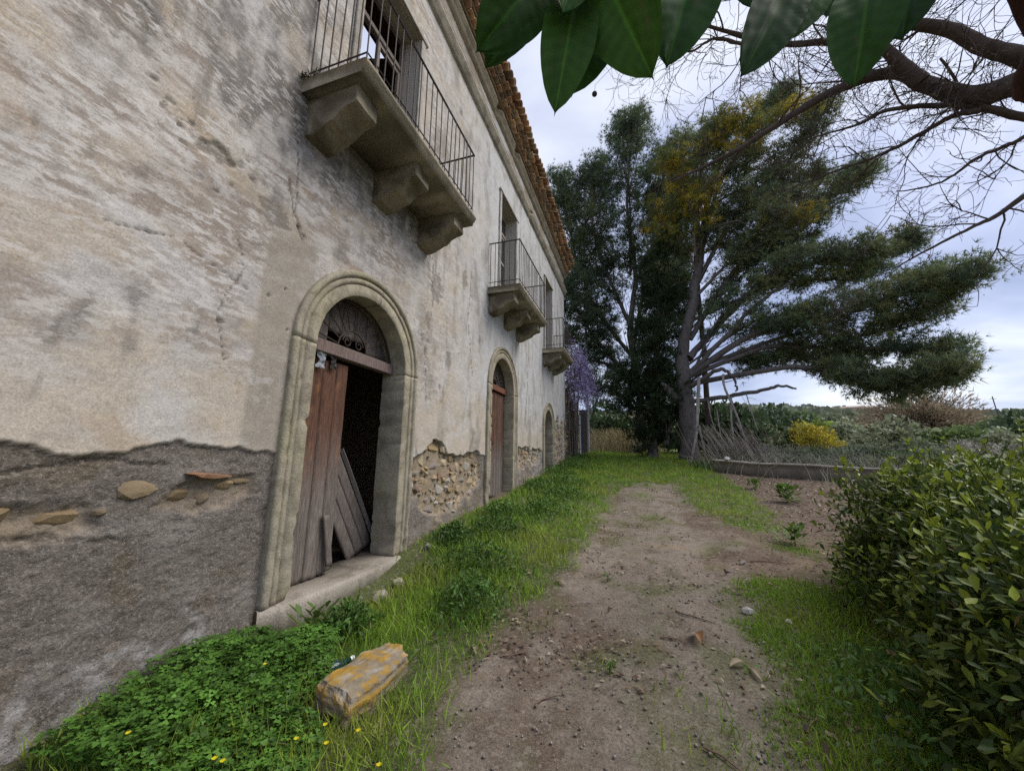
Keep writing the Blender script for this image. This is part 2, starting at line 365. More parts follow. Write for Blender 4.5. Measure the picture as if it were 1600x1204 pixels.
def axis(vals):
    out = []
    for a, b, st in vals: out += list(np.arange(a, b, st))
    return np.array(out + [vals[-1][1]])
gx = axis([(-600, -120, 60), (-120, -20, 10), (-20, -2, 1.5), (-2, -0.1, 0.3), (-0.1, 6.2, 0.03), (6.2, 12, 0.12), (12, 40, 0.7), (40, 140, 5), (140, 640, 50)])
gy = axis([(-600, -60, 60), (-60, -6, 6), (-6, 0.9, 0.5), (0.9, 4, 0.022), (4, 8, 0.035), (8, 14, 0.06), (14, 24, 0.15), (24, 60, 0.8), (60, 160, 4), (160, 700, 30)])
X, Y = np.meshgrid(gx, gy); g, mu = masks(X, Y)
R = np.hypot(X - 3, Y)
n_f = fbm(X * 9, Y * 9, 3, 21); n_m = fbm(X * 2.2, Y * 2.2, 4, 22); n_l = fbm(X * 0.6, Y * 0.6, 3, 23)
Z = ground_z(X, Y) + np.where(R < 22, 0.012 * n_f * (1 - 0.3 * g) + 0.02 * n_m * mu, 0)
gravel = np.array([0.275, 0.245, 0.212]); earth = np.array([0.175, 0.134, 0.102]); pale = np.array([0.32, 0.265, 0.205])
C = np.zeros(X.shape + (3,)) + earth
tr = 0.0; cxl = 3.0 + 0.15 * np.sin(Y * 0.35)
tr = np.exp(-((X - cxl) / 1.1) ** 2)
grv = sst(-0.22, 0.3, n_m + 0.5 * n_l + 0.9 * tr - 0.45)
C = mixc(C, gravel, grv * 0.85)
C = mixc(C, pale, sst(0.05, 0.5, n_l + 0.35 * n_f) * 0.55 * np.exp(-((X - 2.4) / 0.7) ** 2))
C = mixc(C, (0.30, 0.235, 0.17), sst(0.0, 0.4, fbm(X * 1.1, Y * 2, 3, 29)) * np.exp(-((Y - 5.9) / 0.6) ** 2) * sst(2.6, 3.6, X))
C = mixc(C, (0.075, 0.052, 0.038), sst(0.1, 0.5, fbm(X * 3.1, Y * 3.1, 4, 33)) * 0.55)
C = mixc(C, (0.11, 0.135, 0.04), sst(0.02, 0.4, fbm(X * 1.7, Y * 1.7, 4, 35) + 0.15 * sst(3.0, 4.0, X) * (Y < 5)) * 0.6 * (R < 25))        # thin moss
rut = np.exp(-((X - cxl + 0.62) / 0.30) ** 2) + np.exp(-((X - cxl - 0.62) / 0.28) ** 2)
C = mixc(C, (0.315, 0.275, 0.235), rut * sst(-.3, .3, n_m + n_l) * 0.5 * (Y < 13)); C = mixc(C, (0.12, 0.125, 0.05), np.exp(-((X - cxl) / 0.3) ** 2) * sst(-.1, .35, fbm(X * 2.5, Y * 1.2, 4, 36)) * 0.55)
C = mixc(C, (0.165, 0.128, 0.102), mu); C = mixc(C, (0.27, 0.22, 0.17), mu * sst(0.1, 0.5, n_f) * 0.6)
C = mixc(C, (0.085, 0.125, 0.03), g * 0.8)
far = sst(13, 20, R) * (1 - g)
field = np.zeros(X.shape + (3,)) + np.array([0.20, 0.205, 0.11])
field = mixc(field, (0.15, 0.25, 0.065), sst(-0.05, 0.25, fbm(X / 26, Y / 9, 3, 41)))
field = mixc(field, (0.28, 0.24, 0.165), sst(0.0, 0.3, fbm(X / 14, Y / 14, 3, 42)) * 0.7)
C = C * (1 - far[..., None]) + field * far[..., None]
C *= (1 + 0.3 * n_f * (R < 25))[..., None]
nx, ny = len(gx), len(gy); idx = np.arange(nx * ny).reshape(ny, nx)
F = np.stack([idx[:-1, :-1], idx[:-1, 1:], idx[1:, 1:], idx[1:, :-1]], -1).reshape(-1, 4)
ground = link('ground', mesh_np('ground', np.stack([X, Y, Z], -1), F, M_ground, np.clip(C * 0.77 * np.array([1.02, 0.97, 0.90]), 0.01, 0.8).reshape(-1, 3), smooth=True))
tag(ground, kind='structure')

# ================================================================== THE HOUSE
Y0, Y1 = -5.0, 16.45                                     # facade along Y, facing +X
DOORS = [dict(cy=3.59, ri=0.755, base=0.39, sp=2.70), dict(cy=8.38, ri=0.755, base=0.66, sp=3.15), dict(cy=13.2, ri=0.60, base=0.95, sp=2.64)]
WINS = [(2.99, 4.19, 5.25, 8.05), (7.95, 9.15, 5.25, 8.08), (12.65, 13.75, 5.25, 8.05)]
BALC = [(2.33, 4.85), (7.22, 9.70), (12.24, 14.25)]
SURW = 0.285
house = thing('farmhouse', (0, 8, 0.6), 'long abandoned two-storey farmhouse with peeling plaster, arched doorways and iron balconies', 'house')
def grow_axis(a, b, f, centre, mind):
    out = [a]
    while out[-1] < b: out.append(out[-1] + max(mind, f * math.hypot(3.0, out[-1] - centre)))
    return out
yc = [-5, -4, -3, -2, -1, -0.4, 0.0, 0.3] + grow_axis(0.5, Y1 - 0.02, 0.0043, 0.0, 0.012) + [Y1]
zc = [-0.6, -0.4] + grow_axis(-0.25, 10.3, 0.0043, 1.65, 0.012)
snapy = [v for a in WINS for v in a[:2]]; snapz = [v for a in WINS for v in a[2:]]
def snap(c, s):
    c = np.array(sorted(c))
    for v in s: c[np.argmin(abs(c - v))] = v
    return np.unique(c)
yc = snap([v for v in yc if v <= Y1], snapy); zc = snap(zc, snapz)
Yg, Zg = np.meshgrid(yc, zc)
hb = Zg - 0.08 * np.clip(Yg, 0, 20)                        # height above the ground
# --- where plaster still clings
zb = 1.66 + 0.05 * fbm(Yg * 1.7, Yg * 0, 2, 51) + 0.05 * fbm(Yg * 7, Zg * 7, 5, 52, .62) + 0.05 * np.exp(-((Yg - 1.75) / 0.2) ** 2) - 0.03 * np.exp(-((Yg - 1.35) / 0.2) ** 2)
zb = zb + np.where(Yg > 4.3, -0.06 + 0.26 * np.exp(-((Yg - 5.35) / 0.35) ** 2) + 0.13 * np.exp(-((Yg - 6.8) / 0.4) ** 2) + 0.08 * fbm(Yg * 4, Zg * 3, 4, 53), 0)
zb = zb + np.where(Yg > 9.3, 0.25 + 0.25 * fbm(Yg * 1.6, Zg * 1.6, 4, 54), 0) + np.where(Yg > 14.1, 1.2 + 0.8 * fbm(Yg * 2, Zg * 1, 3, 55), 0)
P = sst(-0.009, 0.009, Zg - zb)
chips = [(1.71, 3.91, 0.14, 0.085, .03), (1.52, 3.98, .03, .02, .02), (1.60, 3.83, .03, .022, .02), (1.38, 4.03, .035, .02, .02), (1.27, 4.1, .03, .018, .02), (1.46, 3.9, .02, .02, .02), (1.50, 3.80, .025, .014, .02),
         (1.9, 3.95, .03, .03, .02), (2.0, 3.9, .035, .025, .02), (1.63, 3.63, .03, .02, .015), (1.75, 3.6, .03, .02, .015), (2.28, 2.98, .02, .02, .02), (2.5, 2.74, .015, .015, .03), (2.43, 3.1, .012, .012, .03),
         (1.93, 2.62, .03, .02, .015), (4.75, 3.35, .05, .07, .015), (2.49, 3.76, .03, .02, .02), (2.55, 3.7, .02, .02, .02), (4.6, 2.6, .02, .04, .012), (5.35, 2.7, .03, .05, .01), (6.9, 3.95, .05, .10, .02),
         (1.03, 4.4, .25, .2, .012), (2.25, 3.72, .16, .12, .008), (2.9, 4.3, .08, .10, .012), (3.05, 4.2, .05, .05, .012), (5.1, 4.3, .2, .25, .008), (6.1, 4.9, .12, .2, .01), (5.6, 3.2, .10, .16, .006)]
pit = np.zeros_like(Yg); pitd = np.zeros_like(Yg)
wy = 0.9 * fbm(Yg * 11, Zg * 11, 4, 57, .6); wz = 0.9 * fbm(Yg * 11, Zg * 11, 4, 58, .6)
for (cy, cz, a, b, dd) in chips:
    q = np.hypot((Yg - cy) / a + wy, (Zg - cz) / b + wz); m = 1 - sst(0.85, 1.05, q); pit = np.maximum(pit, m); pitd = np.maximum(pitd, m * dd)
pk = fbm(Yg * 13, Zg * 13, 2, 59); zone = np.exp(-((Yg - 1.7) / 0.55) ** 2 - ((Zg - 3.9) / 0.35) ** 2) + 0.75 * np.exp(-((Yg - 5.6) / 1.2) ** 2 - ((Zg - 3.7) / 1.6) ** 2) + 0.6 * np.exp(-((Yg - 1.1) / .5) ** 2 - ((Zg - 5) / 0.9) ** 2)
m = sst(0.33, 0.40, pk * zone); pit = np.maximum(pit, m); pitd = np.maximum(pitd, 0.012 * m)
def crackline(pts, wd, seed):
    d = np.full(Yg.shape, 9.0); oy = 0.03 * fbm(Yg * 8, Zg * 8, 3, seed); oz = 0.03 * fbm(Yg * 8 + 5, Zg * 8, 3, seed + 1)
    for (a, b), (c, e_) in zip(pts[:-1], pts[1:]):
        ex, ez = c - a, e_ - b; t = np.clip(((Yg + oy - a) * ex + (Zg + oz - b) * ez) / (ex * ex + ez * ez), 0, 1)
        d = np.minimum(d, np.hypot(Yg + oy - a - t * ex, Zg + oz - b - t * ez))
    return 1 - sst(wd * 0.3, wd * 1.5, d)
crack = np.zeros_like(Yg)
for pts, wd in [([(2.33, 4.15), (2.41, 3.9), (2.44, 3.85), (2.55, 3.66)], .013), ([(2.44, 3.85), (2.42, 4.3), (2.3, 4.9)], .008), ([(1.2, 3.0), (1.6, 3.1), (2.1, 2.95)], .006), ([(2.0, 2.3), (1.9, 2.7), (2.05, 3.1), (1.95, 3.4)], .006),
                ([(4.9, 4.9), (5.0, 4.0), (4.85, 3.2), (4.95, 2.4)], .009), ([(6.4, 5.2), (6.3, 4.2), (6.6, 3.1)], .01), ([(1.0, 1.52), (1.4, 1.6), (1.75, 1.55)], .012), ([(0.9, 1.22), (1.3, 1.18), (1.6, 1.1)], .014), ([(10.3, 4.8), (10.5, 3.6), (10.2, 2.4)], .02)]:
    crack = np.maximum(crack, crackline(pts, wd, int(pts[0][0] * 100)))
# --- bare rubble
rub = sst(-0.05, 0.05, polydist(Yg, Zg, [(4.60, 1.25), (4.85, 1.68), (5.15, 1.95), (5.5, 1.93), (5.65, 1.7), (5.95, 1.68), (6.3, 1.85), (7.05, 1.9), (7.15, 1.2), (6.7, 0.9), (5.9, 0.72), (5.5, 0.70), (5.0, 0.92)]) + 0.12 * fbm(Yg * 4, Zg * 4, 3, 61))
rub = np.maximum(rub, sst(-0.05, 0.05, polydist(Yg, Zg, [(9.6, 1.3), (9.7, 2.0), (10.6, 1.95), (11.5, 2.1), (12.1, 1.9), (12.1, 1.45), (10.8, 1.35)]) + 0.25 * fbm(Yg * 3, Zg * 3, 3, 62)))
rub = np.maximum(rub, sst(-0.1, 0.1, polydist(Yg, Zg, [(14.2, 0.8), (14.3, 2.4), (15.2, 3.6), (16.6, 3.9), (16.6, 0.8)]) + 0.5 * fbm(Yg * 2, Zg * 2, 3, 63)))
rub = np.maximum(rub, 0.7 * sst(-0.03, 0.03, polydist(Yg, Zg, [(0.9, 1.2), (1.0, 1.36), (1.4, 1.33), (1.5, 1.2), (1.3, 1.16)]) + 0.06 * fbm(Yg * 6, Zg * 6, 3, 64)))
rub = np.maximum(rub, 0.6 * sst(-0.03, 0.03, polydist(Yg, Zg, [(1.7, 1.28), (1.9, 1.44), (2.35, 1.46), (2.4, 1.3), (2.0, 1.22)]) + 0.06 * fbm(Yg * 6, Zg * 6, 3, 65)))
rub *= (1 - P)
# --- relief
nf = fbm(Yg * 26, Zg * 26, 3, 71); nm = fbm(Yg * 6, Zg * 6, 4, 72); nl = fbm(Yg * 0.9, Zg * 0.9, 3, 73)
flake = np.abs(fbm(Yg * 5, Zg * 9, 4, 74))
Xg = P * (0.020 + 0.006 * nm + 0.0022 * nf) + (1 - P) * (0.007 * nm + 0.004 * nf - 0.006 * sst(0.0, 0.06, 0.05 - flake) - 0.007 * sst(.15, .3, fbm(Yg * 11, Zg * 14, 4, 78, .6)) + 0.005 * sst(.15, .25, fbm(Yg * 19, Zg * 22, 3, 79, .6))) + 0.012 * nl
Xg += P * 0.004 * np.exp(-((Zg - zb) / 0.03) ** 2)          # the lip of the plaster stands off the wall
Xg -= 0.75 * pitd + 0.012 * crack + 0.055 * rub
Xg -= 0.012 * sst(0.2, 0.5, fbm(Yg * 3, Zg * 4, 4, 75)) * (1 - P)
base = np.exp(-np.maximum(hb, 0) / 0.16); Xg += 0.10 * base * (0.6 + 0.8 * fbm(Yg * 3, Zg * 3, 3, 76)) * (Zg < 1.5) * (np.abs(Yg - 3.59) > 1.1)
# --- colour of the render, limewash, stains
streak = fbm(Yg * 1.9, Zg * 9, 5, 81, 0.6); sf = fbm(Yg * 7, Zg * 34, 4, 82, 0.65); vst = fbm(Yg * 5.5, Zg * 0.7, 4, 83); big = fbm(Yg * 0.8, Zg * 1.1, 3, 84)
light = np.array([0.62, 0.58, 0.52]); brown = np.array([0.345, 0.285, 0.235])
nearw = 1 - sst(3.5, 6.5, Yg)
CW = np.zeros(Yg.shape + (3,)) + light
lay = streak * 0.9 + sf * 0.55 + big * 0.5
CW = mixc(CW, brown, sst(-0.22, 0.20, lay - 0.02) * (0.25 + 0.62 * nearw) * sst(1.9, 2.8, Zg + 0.5 * big))
CW = mixc(CW, (0.62, 0.60, 0.57), sst(0.05, 0.35, fbm(Yg * 1.3, Zg * 1.6, 4, 85)) * 0.65)
CW = mixc(CW, (0.56, 0.47, 0.345), sst(0.0, 0.35, fbm(Yg * 1.5, Zg * 2.2, 4, 86) + 0.35 * (1 - sst(1.8, 3.0, Zg))) * 0.6)
CW = mixc(CW, (0.50, 0.37, 0.24), sst(0.22, 0.42, fbm(Yg * 2.2, Zg * 2.6, 4, 87)) * 0.4 * (Zg < 4.2))
CW = mixc(CW, (0.215, 0.20, 0.18), sst(0.0, 0.32, fbm(Yg * 3.2, Zg * 1.4, 5, 88, .6) + 0.40 * sst(3.5, 5.0, Zg) * (1 - sst(2.4, 3.2, Yg)) - 0.20) * 0.85)
CW = mixc(CW, (0.25, 0.225, 0.19), sst(0.08, 0.4, vst) * sst(2.2, 4.5, Zg) * (0.25 + 0.5 * np.exp(-((Zg - 4.6) / 0.7) ** 2)))
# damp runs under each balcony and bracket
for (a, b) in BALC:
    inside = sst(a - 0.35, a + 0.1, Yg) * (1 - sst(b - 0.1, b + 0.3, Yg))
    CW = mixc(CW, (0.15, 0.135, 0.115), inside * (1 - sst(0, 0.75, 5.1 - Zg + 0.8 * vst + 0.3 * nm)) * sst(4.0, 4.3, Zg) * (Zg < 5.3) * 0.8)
CW = mixc(CW, (0.64, 0.645, 0.64), sst(5.2, 8, Yg + 0.8 * big) * sst(2.2, 3.4, Zg + 0.6 * big) * 0.8)
CW = mixc(CW, (0.36, 0.33, 0.28), sst(6, 8, Yg) * sst(0.05, 0.4, fbm(Yg * 2.5, Zg * 1.3, 4, 90)) * 0.6)
CW = mixc(CW, (0.34, 0.26, 0.17), sst(9.0, 9.6, Zg + 0.35 * nm) * sst(-0.15, 0.2, fbm(Yg * 1.2, Zg * 3, 3, 91)) * 0.75)     # bare frieze under the eaves
CW = mixc(CW, (0.27, 0.245, 0.205), sst(0.02, 0.30, fbm(Yg * 1.6 + 3, Zg * 0.8, 5, 97, .6)) * sst(4.2, 4.8, Yg) * (1 - sst(7.0, 7.6, Yg)) * 0.6)      # grey runs between the first two doors
CW = mixc(CW, (0.30, 0.265, 0.215), sst(0.05, 0.3, fbm(Yg * 4, Zg * 0.6, 5, 98, .6)) * sst(8.6, 9.2, Yg) * 0.5)
rep = sst(2.19, 2.23, Yg + 0.02 * nm) * (1 - sst(2.7, 2.8, Yg)) * (1 - sst(3.5, 3.9, Zg + 0.2 * nm)) * P                      # smooth patched band by the first door
CW = mixc(CW, (0.40, 0.355, 0.29), rep * 0.8)
CW = mixc(CW, (0.24, 0.215, 0.18), pit * 0.75)
CW *= (1 + 0.16 * nf + 0.10 * nm)[..., None]
CR = np.zeros(Yg.shape + (3,)) + np.array([0.225, 0.195, 0.165])
CR = mixc(CR, (0.31, 0.28, 0.245), sst(-0.05, 0.35, fbm(Yg * 1.8, Zg * 4, 4, 92)) * 0.75)
CR = mixc(CR, (0.13, 0.112, 0.093), sst(0.05, 0.4, fbm(Yg * 4, Zg * 6, 5, 93, .65)) * 0.6)
CR = mixc(CR, (0.19, 0.145, 0.085), sst(0.1, 0.4, fbm(Yg * 2.2, Zg * 2.2, 4, 94)) * 0.55)
CR = mixc(CR, (0.52, 0.50, 0.48), sst(0.0, 0.3, fbm(Yg * 6, Zg * 6, 5, 95, .7) + 0.16 - 0.8 * np.abs(hb - 0.12) - 0.35 * sst(1.9, 2.6, Yg)) * 0.6)
CR = mixc(CR, (0.40, 0.31, 0.19), sst(4.4, 4.9, Yg) * sst(0.15, 0.45, fbm(Yg * 2.5, Zg * 2.5, 4, 96)) * 0.7)
CR = mixc(CR, (0.38, 0.30, 0.20), rub * 0.85); CR = mixc(CR, (0.52, 0.50, 0.46), sst(9.3, 10, Yg) * sst(-0.1, 0.3, nl + nm) * 0.6)
CR = mixc(CR, (0.36, 0.25, 0.16), sst(0.0, 0.25, 0.18 - hb + 0.2 * nm) * sst(4.5, 5.2, Yg) * 0.7)
CR *= (1 + 0.35 * nf + 0.25 * nm)[..., None]
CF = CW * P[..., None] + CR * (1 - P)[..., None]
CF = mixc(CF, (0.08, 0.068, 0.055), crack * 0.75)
nyc, nzc = len(yc), len(zc); idx = np.arange(nyc * nzc).reshape(nzc, nyc)
F = np.stack([idx[:-1, :-1], idx[:-1, 1:], idx[1:, 1:], idx[1:, :-1]], -1).reshape(-1, 4)
fy = (Yg[:-1, :-1] + Yg[1:, 1:]).ravel() / 2; fz = (Zg[:-1, :-1] + Zg[1:, 1:]).ravel() / 2
hole = np.zeros(len(fy), bool)
for d in DOORS:
    rr = d['ri'] + 0.15
    hole |= ((abs(fy - d['cy']) < rr) & (fz > d['base'] - 0.1) & (fz <= d['sp'])) | ((np.hypot(fy - d['cy'], fz - d['sp']) < rr) & (fz > d['sp']))
for (a, b, c, e_) in WINS: hole |= (fy > a) & (fy < b) & (fz > c) & (fz < e_)
V = np.stack([Xg, Yg, Zg], -1).reshape(-1, 3)
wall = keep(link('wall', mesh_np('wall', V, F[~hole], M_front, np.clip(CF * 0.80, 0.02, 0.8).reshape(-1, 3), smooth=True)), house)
msk = np.ones((Yg.size, 4), np.float32); msk[:, 0] = (1 - P).ravel() * (1 - 0.6 * rub.ravel())
msk[:, 1] = (P * (0.22 + 0.78 * nearw) * sst(1.75, 2.6, Zg + 0.3 * big) * (1 - rep) * (0.25 + 0.75 * sst(-.25, .25, fbm(Yg * 1.5, Zg * 2.5, 4, 99)))).ravel(); msk[:, 2] = (P * (0.35 + 0.65 * sst(-.1, .3, big))).ravel()
at_ = wall.data.attributes.new('Msk', 'FLOAT_COLOR', 'POINT'); at_.data.foreach_set('color', np.clip(msk, 0, 1).ravel())
wall['label'] = 'peeling plaster front wall over rough grey render and rubble'

# other walls, floors, roof sheet (with a hole where the roof has fallen in)
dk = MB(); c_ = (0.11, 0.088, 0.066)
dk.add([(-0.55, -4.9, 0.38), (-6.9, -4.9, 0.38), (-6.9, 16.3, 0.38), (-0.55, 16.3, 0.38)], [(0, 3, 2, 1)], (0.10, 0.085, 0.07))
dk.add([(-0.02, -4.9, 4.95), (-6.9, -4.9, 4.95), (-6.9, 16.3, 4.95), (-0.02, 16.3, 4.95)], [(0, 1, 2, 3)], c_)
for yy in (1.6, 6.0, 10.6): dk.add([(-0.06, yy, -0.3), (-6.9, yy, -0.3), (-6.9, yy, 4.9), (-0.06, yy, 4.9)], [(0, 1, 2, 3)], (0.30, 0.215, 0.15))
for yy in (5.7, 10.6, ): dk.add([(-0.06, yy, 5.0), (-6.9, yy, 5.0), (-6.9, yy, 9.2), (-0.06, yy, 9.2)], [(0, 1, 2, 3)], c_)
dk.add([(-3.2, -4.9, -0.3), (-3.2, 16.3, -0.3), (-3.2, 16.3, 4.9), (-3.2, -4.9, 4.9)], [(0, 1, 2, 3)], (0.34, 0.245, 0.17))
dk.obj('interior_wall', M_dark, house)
ow = MB()
ow.box((-7.3, -5.0, -0.6), (-6.9, 16.45, 10.3), (0.42, 0.37, 0.30)); ow.box((-6.9, 16.06, -0.6), (-0.03, 16.44, 10.3), (0.45, 0.40, 0.33)); ow.box((-6.9, -5.0, -0.6), (-0.03, -4.6, 10.3), (0.45, 0.40, 0.33))
ow.obj('wall', M_wall, house)
def roof_z(x): return 10.42 + 0.36 * (0.5 - x)
rf = MB(); cr = (0.34, 0.19, 0.11)
def roofq(x0, x1, y0, y1):
    rf.add([(x0, y0, roof_z(x0)), (x1, y0, roof_z(x1)), (x1, y1, roof_z(x1)), (x0, y1, roof_z(x0))], [(0, 1, 2, 3)], cr)
roofq(-2.75, 0.3, -5.2, 16.6); roofq(-3.9, -2.75, -5.2, 5.75); roofq(-3.9, -2.75, 6.62, 16.6)
rf.add([(-3.9, -5.2, roof_z(-3.9)), (-3.9, 16.6, roof_z(-3.9)), (-7.6, 16.6, 10.2), (-7.6, -5.2, 10.2)], [(0, 1, 2, 3)], cr)
for yy in (-4.98, 16.43): rf.add([(0.0, yy, 10.28), (-7.1, yy, 10.28), (-3.9, yy, roof_z(-3.9) - 0.02)], [(0, 1, 2)], (0.45, 0.4, 0.33))
roof = rf.obj('roof', M_tile, house)
# terracotta tiles of the eaves: three oversailing courses
def tile_mesh():
    n = 6; V = []; F = []
    for t, (x, rr) in enumerate(((0, 0.098), (-0.44, 0.078))):
        for s_, off in ((1, 0), (0, -0.016)):
            for i in range(n + 1):
                a = math.pi * i / n; V.append((x, math.cos(a) * (rr + off), math.sin(a) * (rr + off) * 0.8 - 0.02))
    k = n + 1
    for i in range(n):
        F += [(i, i + 1, 2 * k + i + 1, 2 * k + i), (k + i + 1, k + i, 3 * k + i, 3 * k + i + 1), (i + 1, i, k + i, k + i + 1)]
    F += [(0, 2 * k, 3 * k, k), (n, k + n, 3 * k + n, 2 * k + n)]
    return V, F
tv_, tf_ = tile_mesh(); tiles = []
for cc in ((0.47, 0.28, 0.165), (0.40, 0.25, 0.16), (0.52, 0.34, 0.21), (0.32, 0.225, 0.155), (0.44, 0.35, 0.235)):
    tiles.append(MB().add(tv_, tf_, cc).mesh('tile', M_tile, smooth=False))
for row, (xe, ze, tilt) in enumerate(((0.30, 10.12, 0.03), (0.42, 10.27, 0.05), (0.55, 10.42, 0.34), (0.52, 10.53, 0.34))):
    nrow = 64
    for i in range(nrow):
        yy = 3.6 + i * 0.202 + (0.101 if row % 2 else 0) + random.uniform(-.015, .015)
        if row == 3 and random.random() < 0.12: continue
        sag = -0.10 * max(0, (yy - 13.0) / 3.5) ** 2
        o = link('tile', random.choice(tiles), loc=(xe + random.uniform(-.03, .03), yy, ze + sag + random.uniform(-.012, .012)), rot=(random.uniform(-.06, .06), tilt + random.uniform(-.04, .04), random.uniform(-.06, .06)))
        keep(o, roof)
under = MB()
for x0, x1, z0, z1 in ((0.0, 0.2, 10.06, 10.11), (0.0, 0.32, 10.21, 10.26)): under.box((x0, -5, z0), (x1, 16.5, z1), (0.26, 0.20, 0.14))
keep(link('eave_bed', under.mesh('eave_bed', M_wall)), roof)

# cornice: string mouldings below the bare frieze
def profile_run(name, prof, y0, y1, mat, parent, col, seed, step=0.09, amp=0.006):
    ys = np.arange(y0, y1 + 1e-6, step); k = len(prof); Pn = np.array(prof)
    V = np.zeros((len(ys), k, 3)); V[..., 1] = ys[:, None]
    nn = fbm(ys[:, None] * 3 + np.arange(k) * 0.7, np.arange(k)[None] * 0.5, 4, seed)
    brk = sst(0.25, 0.4, fbm(ys * 1.3, ys * 0, 3, seed + 3))[:, None]
    V[..., 0] = (Pn[None, :, 0] - 0.0) * (1 - 0.55 * brk) + amp * nn; V[..., 2] = Pn[None, :, 1] + amp * nn
    idx = np.arange(len(ys) * k).reshape(len(ys), k)
    F = np.stack([idx[:-1, :-1], idx[1:, :-1], idx[1:, 1:], idx[:-1, 1:]], -1).reshape(-1, 4)
    caps = [np.array([idx[0]]), np.array([idx[-1][::-1]])]
    cc = np.array(col) * (1 + 0.35 * nn[..., None]); cc = mixc(cc, (0.30, 0.25, 0.18), brk * np.ones_like(nn))
    me = mesh_np(name, V, [F] + caps, mat, cc.reshape(-1, 3)); o = link(name, me); return keep(o, parent)
corn = profile_run('cornice', [(-0.02, 8.98), (0.07, 9.0), (0.075, 9.05), (0.10, 9.07), (0.11, 9.12), (0.14, 9.15), (0.14, 9.19), (0.055, 9.21), (0.0, 9.22)], -5, 16.62, M_trim, house, (0.40, 0.36, 0.29), 201)
corn.data.materials[0] = M_trim
profile_run('moulding', [(-0.02, 9.36), (0.06, 9.37), (0.075, 9.40), (0.075, 9.43), (0.0, 9.45)], -5, 16.6, M_trim, corn, (0.33, 0.28, 0.21), 202)
profile_run('moulding', [(-0.02, 9.78), (0.06, 9.8), (0.11, 9.86), (0.12, 9.92), (0.17, 9.95), (0.17, 10.0), (0.0, 10.05)], -5, 16.6, M_trim, corn, (0.34, 0.29, 0.22), 203)

# --- arched doorways
PROF = [(0.0, -0.32), (0.0, 0.036), (0.006, 0.042), (0.128, 0.043), (0.130, 0.026), (0.140, 0.026), (0.142, 0.050), (0.196, 0.052), (0.198, 0.034), (0.210, 0.034), (0.213, 0.064), (0.240, 0.074), (0.262, 0.074), (0.283, 0.060), (0.285, 0.045), (0.285, -0.03)]
def surround_piece(name, d, kind, a0, a1, parent, seed, col):
    Pn = np.array(PROF); k = len(Pn)
    if kind == 'arch':
        t = np.radians(np.linspace(a0, a1, 30)); by = np.cos(t); bz = np.sin(t); oz = d['sp']; r0 = d['ri']
        yy = d['cy'] + (r0 + Pn[None, :, 0]) * by[:, None]; z_ = oz + (r0 + Pn[None, :, 0]) * bz[:, None]
    else:
        zs = np.linspace(a0, a1, 60); sg = kind
        yy = d['cy'] + sg * (d['ri'] + Pn[None, :, 0]) + 0 * zs[:, None]; z_ = zs[:, None] + 0 * Pn[None, :, 0]
    xx = Pn[None, :, 1] + 0 * yy
    nn = fbm(yy * 5 + xx * 4, z_ * 5, 4, seed); n2 = fbm(yy * 16 + xx * 9, z_ * 16, 3, seed + 9)
    low = 1 - sst(0.1, 0.9, z_ - d['base'])
    wear = (0.12 + low * 1.5) * np.maximum(nn + 0.1, 0) + 0.5 * sst(0.3, 0.45, fbm(yy * 7 + xx * 5, z_ * 7, 3, seed + 21))
    xx = np.where(Pn[None, :, 1] > 0, xx - 0.03 * wear + 0.002 * n2, xx)
    yy = yy + 0.002 * n2 + (0 if kind == 'arch' else 1) * (np.where(Pn[None, :, 0] < 0.02, 1, 0)) * 0.05 * wear * (kind if kind != 'arch' else 0)
    V = np.stack([xx, yy, z_], -1); n = V.shape[0]
    idx = np.arange(n * k).reshape(n, k); F = np.stack([idx[:-1, :-1], idx[1:, :-1], idx[1:, 1:], idx[:-1, 1:]], -1).reshape(-1, 4)
    cc = np.array(col) * 0.9 * (1 + 0.28 * nn + 0.15 * n2)[..., None]; cc = mixc(cc, (0.36, 0.33, 0.20), sst(0.0, 0.4, fbm(yy * 3, z_ * 2, 3, seed + 4)) * 0.5)
    cc = mixc(cc, (0.24, 0.205, 0.165), low * sst(0.0, 0.3, nn) * 0.6)
    me = mesh_np(name, V, [F, np.array([idx[0]]), np.array([idx[-1][::-1]])], M_trim, cc.reshape(-1, 3)); return keep(link(name, me), parent)
tcol = (0.40, 0.355, 0.265)
